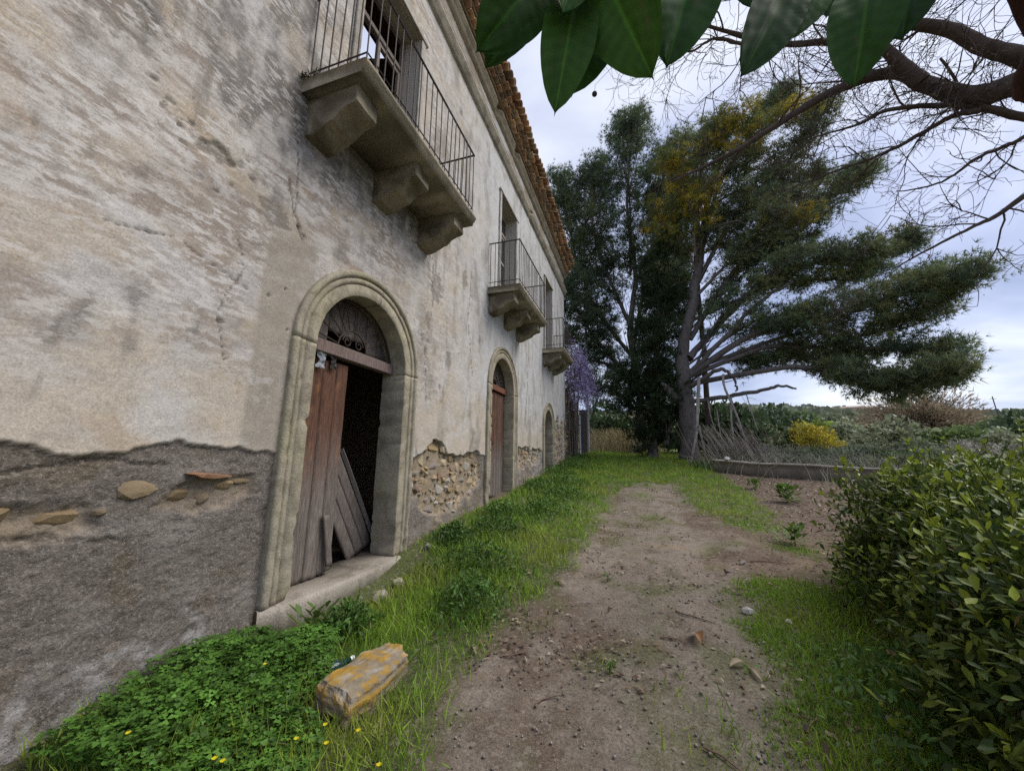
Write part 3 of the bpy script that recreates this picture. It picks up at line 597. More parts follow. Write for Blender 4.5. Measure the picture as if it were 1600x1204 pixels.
def doorway(d, i):
    cy, ri, base_, sp = d['cy'], d['ri'], d['base'], d['sp']; g_ = 0.002
    # threshold slab carries the frame
    tb = MB(); 
    ny = 26
    yy = np.linspace(cy - ri - SURW - 0.01, cy + ri + SURW + 0.01, ny)
    gz = 0.08 * yy - 0.12
    pr = []
    for q, y_ in enumerate(yy):
        n_ = 0.012 * float(fbm(y_ * 4, i * 3.3, 3, 300 + i)); w_ = 0.015 * math.exp(-((y_ - cy) / 0.5) ** 2)
        pr.append([(-0.45, y_, base_ - w_), (0.09 + n_, y_, base_ - w_ + n_ * 0.3), (0.125 + n_, y_, base_ - 0.012 + n_ * 0.5), (0.135 + n_ * 1.2, y_, base_ - 0.05), (0.145 + n_ * 1.5, y_, min(gz[q], base_ - 0.12)), (-0.45, y_, min(gz[q], base_ - 0.12))])
    pr = np.array(pr)
    for q in (0, -1): pr[q, 1:5, 0] *= 0.3
    idx = np.arange(ny * 6).reshape(ny, 6)
    F = np.stack([idx[:-1], idx[1:], np.roll(idx, -1, 1)[1:], np.roll(idx, -1, 1)[:-1]], -1).reshape(-1, 4)
    cc = np.array((0.36, 0.32, 0.265)) * (1 + 0.3 * fbm(pr[..., 1] * 5, pr[..., 2] * 5 + pr[..., 0] * 3, 4, 310 + i))[..., None]
    if i: cc = cc * 1.15
    th = keep(link('door_surround', mesh_np('threshold', pr, [F[:, ::-1], np.array([idx[0]]), np.array([idx[-1][::-1]])], M_trim, cc.reshape(-1, 3))), house)
    surround_piece('jamb', d, -1, base_ + g_, sp - g_, th, 320 + i, tcol); surround_piece('jamb', d, 1, base_ + g_, sp - g_, th, 330 + i, tcol)
    k_ = 80 if i == 0 else 90
    surround_piece('arch_stone', d, 'arch', 180, k_ + 0.5, th, 340 + i, tcol); surround_piece('arch_stone', d, 'arch', k_ - 0.3, 0, th, 350 + i, tcol)
    return th
SUR = [doorway(d, i) for i, d in enumerate(DOORS)]

# --- timber: planks with worn paint (red-brown above, bare grey below)
def plank(name, p0, p1, wdir, wid, th, parent, seed, red=1.0, ragged=0.0, zfade=(0.9, 1.7), notch=None):
    """board from p0 (bottom centre) to p1 (top centre); wdir = unit width direction"""
    p0, p1, wdir = np.array(p0, float), np.array(p1, float), np.array(wdir, float)
    ax = (p1 - p0); Ln = np.linalg.norm(ax); ax /= Ln; nr = np.cross(wdir, ax); ns, nw = max(6, int(Ln / 0.05)), 5
    t = np.linspace(0, 1, ns + 1)[:, None]; u = np.linspace(-0.5, 0.5, nw)[None]
    tt = t + 0 * u
    rag = ragged * (fbm(u * 9 + seed, u * 0 + 2.2, 3, seed) + 0.5 * fbm(u * 40, u * 0, 2, seed + 1))
    ln = np.where(tt < 0.12, tt * Ln + rag * (1 - tt / 0.12), tt * Ln)
    cols = []; verts = []
    for side in (0.5, -0.5):
        nn = fbm(u * 6 + seed * 3.1 + 0 * tt, tt * Ln * 1.3, 4, seed + 5)
        Pp = p0 + ax * ln[..., None] + wdir * (u * wid + 0.004 * fbm(tt * Ln * 3, u * 0 + seed, 2, seed))[..., None] + nr * (side * th + 0.002 * nn)[..., None]
        verts.append(Pp)
        z_ = Pp[..., 2]; f = sst(zfade[0], zfade[1], z_ + 0.5 * nn + 0.25 * fbm(u * 30 + seed, tt * 2, 3, seed + 7))
        grey = np.array([0.175, 0.148, 0.128]) * (1 + 0.5 * nn)[..., None]; rd = np.array([0.118, 0.062, 0.042]) * (1 + 0.5 * nn)[..., None]
        rd = mixc(rd, (0.27, 0.13, 0.06), sst(0.15, 0.45, fbm(u * 10 + seed, tt * Ln * 5, 3, seed + 8)) * 0.6)
        cols.append(grey * (1 - red * f[..., None]) + rd * red * f[..., None])
    V = np.concatenate([v.reshape(-1, 3) for v in verts]); Cc = np.concatenate([c.reshape(-1, 3) for c in cols]); n1 = (ns + 1) * nw
    idx = np.arange(n1).reshape(ns + 1, nw)
    q = lambda a: np.stack([a[:-1, :-1], a[:-1, 1:], a[1:, 1:], a[1:, :-1]], -1).reshape(-1, 4)
    Fs = [q(idx), q(idx + n1)[:, ::-1]]
    for e_ in (idx[:, 0], idx[:, -1][::-1], idx[-1], idx[0][::-1]): Fs.append(np.stack([e_[:-1], e_[1:], e_[1:] + n1, e_[:-1] + n1], -1))
    return keep(link(name, mesh_np(name, V, np.concatenate(Fs), M_wood, np.clip(Cc, .01, .8))), parent)
def door_leaf(y0, y1, zb_, zt, x, nplanks, seed, red, angle=0.0, ragged=0.03, zf=(0.9, 1.7)):
    """ledged door: planks on horizontal ledges; hinge at y0, opened inwards by angle"""
    ca, sa = math.cos(angle), math.sin(angle); wd = np.array([-sa, ca, 0]); o0 = np.array([x, y0, 0.0]); W = y1 - y0; pw = W / nplanks
    lg = MB(); bk = np.array([-ca, -sa, 0])
    for zc_ in (zb_ + 0.25, (zb_ + zt) / 2, zt - 0.2):
        q = [o0 + bk * a + wd * b + np.array([0, 0, c]) for c in (zc_ - 0.06, zc_ + 0.06) for a, b in ((0.021, 0.03), (0.021, W - 0.03), (0.05, W - 0.03), (0.05, 0.03))]
        lg.add(q, [(0, 1, 2, 3), (7, 6, 5, 4), (0, 4, 5, 1), (1, 5, 6, 2), (2, 6, 7, 3), (3, 7, 4, 0)], (0.13, 0.08, 0.055))
    leaf = lg.obj('door', M_wood, house)
    for i in range(nplanks):
        c0 = o0 + wd * (pw * (i + 0.5)); off = random.uniform(-0.004, 0.004) * np.array([1, 0, 0])
        plank('plank', c0 + off + [0, 0, zb_ + random.uniform(0, 0.03)], c0 + off + [0, 0, zt - random.uniform(0, 0.012)], wd, pw - 0.006, 0.034, leaf, seed + i, red, ragged, zf)
    return leaf
def fanlight(d, x, i):
    cy, sp, r = d['cy'], d['sp'] + 0.14, d['ri'] - 0.02
    r = math.sqrt(max(0.1, d['ri'] ** 2 - 0.0)) - 0.01; zt = d['sp']
    fr = MB()                                           # rim of the grille
    arc = [(x, cy + r * math.cos(a), zt + r * math.sin(a)) for a in np.linspace(math.radians(10), math.radians(170), 25)]
    fr.tube(arc, 0.014, 6, (0.05, 0.04, 0.035)); z0 = zt + 0.145
    fr.tube([(x, cy - r + .02, z0 + 0.01), (x, cy + r - .02, z0 + 0.01)], 0.012, 6, (0.05, 0.04, 0.035))
    fan = fr.obj('fanlight', M_iron, house)
    ri_ = 0.24 * r / 0.745
    nsp = 11
    MB().tube([(x, cy + ri_ * math.cos(a), z0 + ri_ * math.sin(a)) for a in np.linspace(0, math.pi, 14)], 0.011, 6, (0.06, 0.045, 0.035)).obj('inner_ring', M_iron, fan, smooth=True)
    for k in range(nsp):
        a = math.pi * (k + 0.5) / nsp; c, s_ = math.cos(a), math.sin(a)
        # run out to the rim circle centred at the spring line
        b_ = 2 * s_ * (z0 - zt); cc = (z0 - zt) ** 2 - r * r; L_ = (-b_ + math.sqrt(b_ * b_ - 4 * cc)) / 2
        MB().tube([(x, cy + c * ri_, z0 + s_ * ri_), (x, cy + c * L_, z0 + s_ * L_)], 0.0085, 5, (0.06, 0.045, 0.035)).obj('spoke', M_iron, fan)
        if k < nsp - 1 and i < 2:                       # scallop between two spokes
            a2 = a + math.pi / nsp; am = (a + a2) / 2; p = []
            for t in np.linspace(0, 1, 7):
                at = a + (a2 - a) * t; rr = (L_ - 0.13) + 0.08 * math.sin(math.pi * t); p.append((x, cy + math.cos(at) * rr, z0 + math.sin(at) * rr))
            p = [q for q in p if (q[1] - cy) ** 2 + (q[2] - zt) ** 2 < (r - 0.01) ** 2]
            if len(p) > 2: MB().tube(p, 0.007, 5, (0.06, 0.045, 0.035)).obj('scallop', M_iron, fan)
    for s_ in (-1, 1):
        p = [(x, cy + s_ * (0.10 + 0.075 * (1 - t * 0.75) * math.cos(t * 9)), z0 + 0.09 + 0.075 * (1 - t * 0.75) * math.sin(t * 9)) for t in np.linspace(0, 1, 16)]
        MB().tube(p, 0.008, 5, (0.06, 0.045, 0.035)).obj('scroll', M_iron, fan)
    # boards nailed behind the grille
    nb = 7; bw = 2 * r / nb
    for k in range(nb):
        yy = cy - r + bw * (k + 0.5); h = math.sqrt(max(0.0, r * r - max(abs(yy - cy) - bw * .5, 0) ** 2))
        zl = z0 + (0.14 if 1 < k < 5 else 0.02) + random.uniform(0, .05)
        if h + zt - zl < 0.08: continue
        plank('backing_board', (x - 0.09, yy, zl), (x - 0.09, yy, zt + h + 0.03), (0, 1, 0), bw - 0.01, 0.02, fan, 400 + k + i * 20, 0.0)
    return fan
def transom(d, x, col):
    cy, ri, sp = d['cy'], d['ri'], d['sp']
    o = MB().box((x - 0.06, cy - ri + 0.004, sp + 0.01), (x + 0.05, cy + ri - 0.004, sp + 0.145), col).obj('transom', M_wood, house, bevel=0.008)
    return o
d = DOORS[0]
transom(d, -0.20, (0.20, 0.15, 0.13)); fanlight(d, -0.20, 0)
door_leaf(d['cy'] - d['ri'] + 0.01, 3.575, 0.385, 2.66, -0.24, 4, 500, 1.0, 0.0, 0.05, (1.05, 2.1))
# broken right-hand leaf sagging inside the opening
lf = MB(); A_, B_ = np.array([-0.52, 3.86, 1.68]), np.array([-0.42, 4.50, 0.50])
lean = keep(link('door', MB().tube([A_ + [0.0, 0.06, 0.02], B_ + [0, 0.06, 0.02]], [0.03, 0.034], 4, (0.20, 0.175, 0.16)).mesh('door_stile', M_wood)), house)
lean['label'] = 'broken grey door leaf fallen askew inside the first doorway'
ax = (B_ - A_); L_ = np.linalg.norm(ax); ax /= L_
wd = np.array([0, -0.876, -0.482]); wd = wd - ax * wd.dot(ax); wd /= np.linalg.norm(wd)
for k in range(3):
    st = A_ + wd * (0.075 + 0.146 * k) + ax * (0.03 + 0.16 * k); en = B_ + wd * (0.075 + 0.15 * k) - ax * (0.02 + 0.03 * k)
    plank('plank', en, st, wd, 0.142, 0.03, lean, 540 + k, 0.0, 0.05)
plank('batten', (-0.17, 3.50, 0.47), (-0.19, 3.41, 1.0), (0, 1, 0), 0.075, 0.025, lean, 560, 0.0, 0.02)
# second and third doors
d = DOORS[1]
transom(d, -0.20, (0.19, 0.085, 0.055)); fanlight(d, -0.20, 1)
door_leaf(d['cy'] - d['ri'] + 0.01, d['cy'] + 0.02, d['base'] + 0.06, d['sp'] - 0.01, -0.22, 4, 600, 1.0, 0.0, 0.03, (1.35, 2.1))
lv = door_leaf(d['cy'] + 0.03, d['cy'] + d['ri'] - 0.01, d['base'] + 0.03, d['sp'] - 0.01, -0.23, 4, 620, 0.85, 0.0, 0.03, (1.3, 2.2))
MB().box((-0.20, d['cy'] - 0.70, 1.92), (-0.17, d['cy'] - 0.02, 2.0), (0.10, 0.05, 0.035)).obj('ledge', M_wood, lv, bevel=0.004)
d = DOORS[2]
transom(d, -0.22, (0.14, 0.08, 0.06))
door_leaf(d['cy'] - d['ri'] + 0.01, d['cy'] + 0.30, d['base'] + 0.02, d['sp'] - 0.01, -0.24, 5, 640, 0.9, 0.5, 0.03, (1.6, 2.4))

# --- balconies
IR = (0.055, 0.045, 0.04)
def bracket_mesh(w_, seed):
    pr = [(0, 0), (0.60, 0), (0.60, -0.17), (0.57, -0.19), (0.50, -0.20), (0.41, -0.245), (0.34, -0.31), (0.28, -0.325), (0.22, -0.35), (0.12, -0.40), (0.0, -0.41)]
    n = len(pr); V = []
    for s_ in (-1, -0.94, 0.94, 1):
        for (a, b) in pr:
            k = 0.985 if abs(s_) == 1 else 1.0; V.append((a * k, s_ * w_ / 2, b * k - (0.003 if abs(s_) == 1 else 0)))
    F = []
    for r_ in range(3):
        for i in range(n): j = (i + 1) % n; F.append((r_ * n + i, r_ * n + j, (r_ + 1) * n + j, (r_ + 1) * n + i))
    F.append(tuple(range(n))[::-1]); F.append(tuple(3 * n + i for i in range(n)))
    V = np.array(V); nn = fbm(V[:, 0] * 6 + V[:, 1] * 4, V[:, 2] * 6, 3, seed)
    V[:, 0] += 0.012 * nn * (V[:, 0] > 0.05); V[:, 2] += 0.008 * nn * (V[:, 2] < -0.05)
    me = bpy.data.meshes.new('bracket'); me.from_pydata([tuple(v) for v in V], [], F); bm = bmesh.new(); bm.from_mesh(me); bmesh.ops.triangulate(bm, faces=[f for f in bm.faces if len(f.verts) > 4])
    for _ in range(2): bmesh.ops.subdivide_edges(bm, edges=[e for e in bm.edges if e.calc_length() > 0.06], cuts=1, use_grid_fill=True)
    bm.to_mesh(me); bm.free(); co = np.array([v.co for v in me.vertices]); n1 = fbm(co[:, 0] * 9 + co[:, 1] * 7, co[:, 2] * 9 + co[:, 1] * 5, 4, seed + 3); n2 = fbm(co[:, 0] * 4 + co[:, 1] * 3, co[:, 2] * 4, 3, seed + 5)
    chip = sst(.25, .45, n2) * .02; co -= np.stack([np.sign(co[:, 0] - .1), np.sign(co[:, 1]), np.sign(co[:, 2] + .2)], 1) * (chip + .006 * n1)[:, None] * (co[:, :1] > .03)
    me.vertices.foreach_set('co', co.astype(np.float32).ravel()); cc_ = np.ones((len(co), 4), np.float32); cc_[:, :3] = mixc(np.array([0.29, 0.255, 0.185]) * (1 + 0.5 * n1)[:, None], (.10, .085, .058), sst(-.12, .25, n2 + .5 * n1) * .8)
    at2 = me.attributes.new('Col', 'FLOAT_COLOR', 'POINT'); at2.data.foreach_set('color', cc_.ravel()); me.materials.append(M_trim); me.update(); return me
BR = [bracket_mesh(0.30, 210 + k) for k in range(3)]
ZS = 5.25
for bi, (a, b) in enumerate(BALC):
    dep = 0.78; sl = MB(); ny = 40; ys = np.linspace(a, b, ny)
    ring = [(-0.05, ZS), (dep - 0.03, ZS), (dep, ZS - 0.012), (dep, ZS - 0.05), (dep - 0.02, ZS - 0.062), (dep - 0.02, ZS - 0.085), (dep - 0.045, ZS - 0.10), (dep - 0.055, ZS - 0.145), (-0.05, ZS - 0.15)]
    Pn = np.array(ring); V = np.zeros((ny, len(ring), 3)); V[..., 1] = ys[:, None]
    nn = fbm(ys[:, None] * 5 + Pn[None, :, 0] * 3, Pn[None, :, 1] * 9 + bi * 7, 4, 220 + bi)
    V[..., 0] = Pn[None, :, 0] + 0.007 * nn; V[..., 2] = Pn[None, :, 1] + 0.004 * nn
    idx = np.arange(ny * len(ring)).reshape(ny, -1)
    F = np.stack([idx[:-1], np.roll(idx, -1, 1)[:-1], np.roll(idx, -1, 1)[1:], idx[1:]], -1).reshape(-1, 4)
    cc = np.array([0.33, 0.29, 0.215]) * (1 + 0.5 * nn)[..., None]
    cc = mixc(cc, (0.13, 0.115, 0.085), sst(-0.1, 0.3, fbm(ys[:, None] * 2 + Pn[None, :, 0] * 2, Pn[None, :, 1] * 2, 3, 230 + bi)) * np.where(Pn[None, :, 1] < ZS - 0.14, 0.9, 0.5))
    slab = keep(link('balcony', mesh_np('balcony_slab', V, [F, np.array([idx[0]]), np.array([idx[-1][::-1]])], M_trim, cc.reshape(-1, 3))), house)
    for k in range(3):
        yy = a + 0.24 + (b - a - 0.48) * k / 2
        keep(link('bracket', BR[k], loc=(0.02, yy, ZS - 0.152), scale=(1, 1 if bi < 2 else 0.85, 1)), slab)
    h = 1.05; xo = dep - 0.05; y0_, y1_ = a + 0.05, b - 0.05
    nf_ = 20 if bi < 2 else 16; barm = MB().tube([(0, 0, 0), (0, 0, h / 2), (0, 0, h)], 0.0075, 5, IR).mesh('baluster', M_iron)
    pos = [(xo, y) for y in np.linspace(y0_, y1_, nf_)]
    for yy in (y0_, y1_): pos += [(x_, yy) for x_ in np.linspace(0.06, xo, 7)[:-1]]
    for (x_, y_) in pos: keep(link('baluster', barm, loc=(x_, y_, ZS), rot=(random.uniform(-.012, .012), random.uniform(-.012, .012), 0)), slab)
    hr = MB(); hr.tube([(0.0, y0_, ZS + h), (xo, y0_, ZS + h)], 0.014, 6, IR); hr.tube([(xo, y0_ - .012, ZS + h), (xo, y1_ + .012, ZS + h)], 0.015, 6, IR); hr.tube([(0.0, y1_, ZS + h), (xo, y1_, ZS + h)], 0.014, 6, IR)
    hr.obj('handrail', M_iron, slab)
    br = MB(); br.tube([(0.03, y0_, ZS + 0.12), (xo, y0_, ZS + 0.12), ], 0.008, 5, IR); br.tube([(xo, y0_, ZS + 0.12), (xo, y1_, ZS + 0.12)], 0.008, 5, IR); br.tube([(0.03, y1_, ZS + 0.12), (xo, y1_, ZS + 0.12)], 0.008, 5, IR)
    br.obj('bottom_rail', M_iron, slab)
# --- tall windows behind them
for wi, (a, b, c, e_) in enumerate(WINS):
    pl = np.array((0.50, 0.46, 0.40)); dpt = -0.34
    rv = MB()                                            # plastered reveal
    rv.add([(0.03, a, c), (dpt, a, c), (dpt, a, e_), (0.03, a, e_)], [(0, 1, 2, 3)], tuple(pl)); rv.add([(0.03, b, c), (dpt, b, c), (dpt, b, e_), (0.03, b, e_)], [(3, 2, 1, 0)], tuple(pl))
    rv.add([(0.03, a, e_), (dpt, a, e_), (dpt, b, e_), (0.03, b, e_)], [(0, 1, 2, 3)], tuple(pl * 0.8)); rv.add([(0.03, a, c), (dpt, a, c), (dpt, b, c), (0.03, b, c)], [(3, 2, 1, 0)], (0.3, 0.27, 0.22))
    win = rv.obj('window', M_wall, house)
    wc = (0.20, 0.17, 0.145) if wi != 1 else (0.30, 0.27, 0.235)
    x0, x1 = -0.30, -0.24
    fr = MB(); fr.box((x0, a + .003, c), (x1, a + 0.07, e_ - .003), wc); fr.box((x0, b - 0.07, c), (x1, b - .003, e_ - .003), wc); fr.box((x0 + .003, a + 0.07, e_ - 0.08), (x1 - .003, b - 0.07, e_ - .004), wc)
    fr.obj('frame', M_wood, win)
    zt = e_ - 0.62; fr = MB().box((x0 + .002, a + 0.07, zt), (x1 + 0.01, b - 0.07, zt + 0.07), wc); fr.obj('transom_bar', M_wood, win)
    mid = (a + b) / 2
    for s_, (l, r) in enumerate(((a + 0.072, mid - .003), (mid + .003, b - 0.072))):
        sh = MB(); t_ = 0.055
        if wi == 0 and s_ == 0:                          # this leaf is missing: only its lowest rail hangs on
            MB().box((x0 + .01, l, c + 0.05), (x1 - .01, r, c + 0.13), wc).obj('broken_rail', M_wood, win); continue
        sh.box((x0 + .008, l, c + .02), (x1 - .008, l + t_, zt), wc); sh.box((x0 + .008, r - t_, c + .02), (x1 - .008, r, zt), wc)
        for zz_ in (c + 0.02, c + 0.75, c + 1.4, zt - 0.07): sh.box((x0 + .011, l + t_, zz_), (x1 - .011, r - t_, zz_ + 0.065), wc)
        sh.obj('casement', M_wood, win)
        MB().box((x0 + 0.022, l + t_, c + 0.085), (x1 - 0.02, r - t_, c + 0.75), (wc[0] * .8, wc[1] * .75, wc[2] * .7)).obj('panel', M_wood, win)
        for z0_, z1_ in ((c + 0.815, c + 1.4), (c + 1.465, zt - 0.07)):
            if not (wi == 0 and z0_ > c + 1): MB().box((x0 + 0.026, l + t_, z0_), (x0 + 0.03, r - t_, z1_), (.05, .05, .05)).obj('pane', M_glass, win)
    if wi != 0: MB().box((x0 + 0.026, a + 0.07, zt + 0.07), (x0 + 0.03, b - 0.07, e_ - 0.08), (.05, .05, .05)).obj('pane', M_glass, win)
    hs = MB().box((0.028, a - 0.16, e_ + 0.002), (0.075, b + 0.16, e_ + 0.05), (0.40, 0.37, 0.32)).obj('head_moulding', M_trim, win, bevel=0.006)
    for yy in (a - 0.115, b + 0.005):
        MB().box((0.026, yy, c + 0.01), (0.056, yy + 0.11, e_), (0.47, 0.45, 0.41) if wi else (0.40, 0.37, 0.32)).obj('architrave', M_trim, win, bevel=0.006)

# --- stones showing through the render
def stone_mesh(seed, col, round_=False):
    r = random.Random(seed); bm = bmesh.new()
    for k in range(16):
        v = Vector((r.gauss(0, 1), r.gauss(0, 1), r.gauss(0, 1))).normalized()
        p = 3.2; n = (abs(v.x) ** p + abs(v.y) ** p + abs(v.z) ** p) ** (1 / p); v /= n
        bm.verts.new((v.x * 0.5, v.y * 0.5 * r.uniform(.85, 1), v.z * 0.5 * r.uniform(.85, 1)))
    bmesh.ops.convex_hull(bm, input=bm.verts); bmesh.ops.delete(bm, geom=[v for v in bm.verts if not v.link_faces], context='VERTS')
    if round_: bmesh.ops.subdivide_edges(bm, edges=list(bm.edges), cuts=1, smooth=0.35)
    me = bpy.data.meshes.new('stone'); bm.to_mesh(me); bm.free()
    c = np.ones((len(me.vertices), 4), np.float32); c[:, :3] = col
    a = me.attributes.new('Col', 'FLOAT_COLOR', 'POINT'); a.data.foreach_set('color', c.ravel()); me.materials.append(M_stone); return me
SC = [(0.36, 0.27, 0.16), (0.40, 0.325, 0.215), (0.32, 0.25, 0.165), (0.38, 0.345, 0.285), (0.26, 0.19, 0.135), (0.38, 0.275, 0.145), (0.25, 0.215, 0.18), (0.30, 0.15, 0.10)]
STM = [stone_mesh(900 + k, SC[k % 8]) for k in range(16)]
STL = [stone_mesh(930 + k, c, True) for k, c in enumerate(((.235, .18, .11), (.21, .165, .11), (.25, .185, .105)))]
def wall_x(y_, z_):
    i = np.argmin(abs(zc - z_)); j = np.argmin(abs(yc - y_)); return Xg[i, j]
def put_stone(y_, z_, ly, lz, me=None, proud=0.02, rx=None):
    x_ = wall_x(y_, z_) + proud - 0.022
    o = link('stone', me or random.choice(STM[:7] + STM[8:15]), loc=(x_, y_, z_), rot=(random.uniform(-.25, .25) if rx is None else rx, 0, 0), scale=(0.09, ly, lz)); keep(o, wall)
for (y_, z_, ly, lz, k) in ((0.98, 1.30, 0.22, 0.10, 2), (1.30, 1.27, 0.15, 0.085, 2), (1.62, 1.40, 0.15, 0.10, 0), (1.87, 1.345, 0.11, 0.08, 5), (2.01, 1.33, 0.10, 0.09, 1), (2.17, 1.39, 0.12, 0.075, 5), (2.3, 1.42, 0.13, 0.045, 0), (1.45, 1.3, .06, .05, 1), (0.8, 1.2, .14, .07, 2)):
    put_stone(y_, z_, ly * 1.5, lz * 1.3, STL[k % 3], 0.006, random.uniform(-.1, .1))
o = link('brick', stone_mesh(950, (0.24, 0.135, 0.08)), loc=(0.012, 2.02, 1.475), rot=(-0.06, 0, 0.05), scale=(0.12, 0.36, 0.055)); keep(o, wall)
PLACED = []
def fill_rubble(region, n, size, tries=4000):
    placed = PLACED; n += len(placed)
    for _ in range(tries):
        if len(placed) >= n: break
        y_ = random.uniform(region[0], region[1]); z_ = random.uniform(region[2], region[3])
        i = np.argmin(abs(zc - z_)); j = np.argmin(abs(yc - y_))
        if rub[i, j] < 0.5: continue
        s_ = random.uniform(*size); ly = s_ * random.uniform(1.0, 1.7); lz = s_ * random.uniform(0.7, 1.0)
        if any(abs(y_ - p[0]) < (ly + p[2]) * 0.44 and abs(z_ - p[1]) < (lz + p[3]) * 0.44 for p in placed): continue
        placed.append((y_, z_, ly, lz)); put_stone(y_, z_, ly, lz, proud=random.uniform(0.0, 0.03))
fill_rubble((4.6, 7.2, 0.7, 2.0), 46, (0.15, 0.24), 3000); fill_rubble((4.6, 7.2, 0.7, 2.0), 130, (0.06, 0.13), 9000)
fill_rubble((9.6, 12.2, 1.2, 2.2), 60, (0.10, 0.2)); fill_rubble((14.1, 16.5, 0.9, 4.0), 70, (0.14, 0.28))
put_stone(5.95, 0.86, 0.09, 0.11, STM[7], 0.02); put_stone(5.55, 1.3, 0.06, 0.14, STM[15], 0.03)

# --- moss and a little weed on the end of the first balcony
mp = []; n = 420
py = RNG.uniform(2.28, 2.62, n); px = RNG.uniform(0.0, 0.22, n) ** 1.0; pos = np.stack([px, py, np.full(n, ZS)], -1)
V, F, Cc = scatter(pos, runit(n) * [.8, .8, .5] + [0, 0, 0.6], runit(n), RNG.uniform(.02, .06, n), [(-.2, 0, 0), (.2, 0, 0), (0, 1, 0)], [(0, 1, 2)], np.array([0.06, 0.065, 0.028]) * RNG.uniform(.6, 1.5, (n, 1)))
tag(link('moss', mesh_np('moss', V, F, M_leaf, Cc)), 'clump of dark moss on the near corner of the first balcony', 'moss', kind='stuff')

# ================================================================== beyond the house: rubble annex, post, pipe, boards
ys = np.arange(16.47, 21.0, 0.05); zs = np.arange(0.6, 5.6, 0.05); YY, ZZ = np.meshgrid(ys, zs)
topz = 4.9 + 0.35 * fbm(ys * 1.5, ys * 0, 3, 701) - 0.25 * (ys - 16.5) / 4; ZZ2 = np.minimum(ZZ, topz[None])
XX = -0.10 + 0.04 * fbm(YY * 4, ZZ * 6, 4, 702)
cc = np.zeros(YY.shape + (3,)) + np.array([0.25, 0.215, 0.165]); cc = mixc(cc, (0.42, 0.36, 0.27), sst(-.1, .3, fbm(YY * 3, ZZ * 5, 4, 703))); cc = mixc(cc, (0.10, 0.09, 0.07), sst(.1, .4, fbm(YY * 5, ZZ * 7, 4, 704)))
idx = np.arange(XX.size).reshape(XX.shape); F = np.stack([idx[:-1, :-1], idx[:-1, 1:], idx[1:, 1:], idx[1:, :-1]], -1).reshape(-1, 4)
Vf = np.stack([XX, YY, ZZ2], -1).reshape(-1, 3); Vb = Vf.copy(); Vb[:, 0] = -0.55; nV = len(Vf)
edge = np.concatenate([idx[-1], ]); side = np.stack([idx[-1][:-1], idx[-1][1:], idx[-1][1:] + nV, idx[-1][:-1] + nV], -1); e2 = np.stack([idx[:-1, -1], idx[1:, -1], idx[1:, -1] + nV, idx[:-1, -1] + nV], -1)
annex = thing('garden_wall', (-0.3, 18.5, 1.4), 'crumbling rubble wall running on from the far corner of the farmhouse', 'wall')
aw = keep(link('masonry', mesh_np('masonry', np.concatenate([Vf, Vb]), np.concatenate([F, F[:, ::-1] + nV, side[:, ::-1], e2]), M_stone, np.concatenate([cc.reshape(-1, 3)] * 2))), annex)
for k in range(60):
    y_ = random.uniform(16.6, 19.6); z_ = random.uniform(1.3, 4.5); s_ = random.uniform(.14, .3)
    keep(link('stone', random.choice(STM), loc=(-0.10, y_, z_), rot=(random.uniform(-.2, .2), 0, 0), scale=(.14, s_ * 1.3, s_ * .8)), aw)
gd = thing('plank_gate', (0.05, 18.9, 1.45), 'grey weathered board gate leaning against the rubble wall past the house', 'gate')
for k in range(4):
    y_ = 18.25 + k * 0.24; plank('plank', (0.07 + random.uniform(-.01, .01), y_, 1.44), (0.02, y_, 3.05 + random.uniform(-.1, .1)), (0, 1, 0), 0.22, 0.035, gd, 720 + k, 0.0, 0.04)
MB().box((0.09, 18.15, 2.3), (0.12, 19.1, 2.4), (0.18, 0.16, 0.145)).obj('ledge', M_wood, gd)
pp = thing('drainpipe', (0.16, 19.6, 1.5), 'thin white pipe standing upright against the boards past the house', 'pipe')
MB().tube([(0.22, 19.55, 1.45), (0.20, 19.56, 2.6), (0.20, 19.56, 3.75)], 0.055, 10, (0.62, 0.63, 0.63)).obj('pipe', M_paint, pp, smooth=True)
for z_ in (2.0, 3.2): MB().tube([(0.2, 19.555, z_), (0.2, 19.555, z_ + 0.04)], 0.064, 10, (0.3, 0.3, 0.3)).obj('clamp', M_iron, pp)
po = thing('timber_post', (0.15, 21.1, 1.6), 'thick dark timber post at the end of the rubble wall', 'post')
MB().box((-0.02, 20.95, 1.4), (0.40, 21.3, 4.1), (0.15, 0.125, 0.105)).obj('post', M_wood, po, bevel=0.015)
MB().box((-0.05, 20.92, 4.1), (0.43, 21.33, 4.16), (0.17, 0.15, 0.13)).obj('cap', M_wood, po, bevel=0.01)
mast = MB().tube([(0.25, 22.6, 1.6), (0.25, 22.6, 5.5), (0.25, 22.6, 9.3)], [0.09, 0.085, 0.075], 10, (0.50, 0.51, 0.52)).obj('utility_post', M_paint, smooth=True)
tag(mast, 'pale grey pole rising behind the wisteria at the end of the house', 'pole')

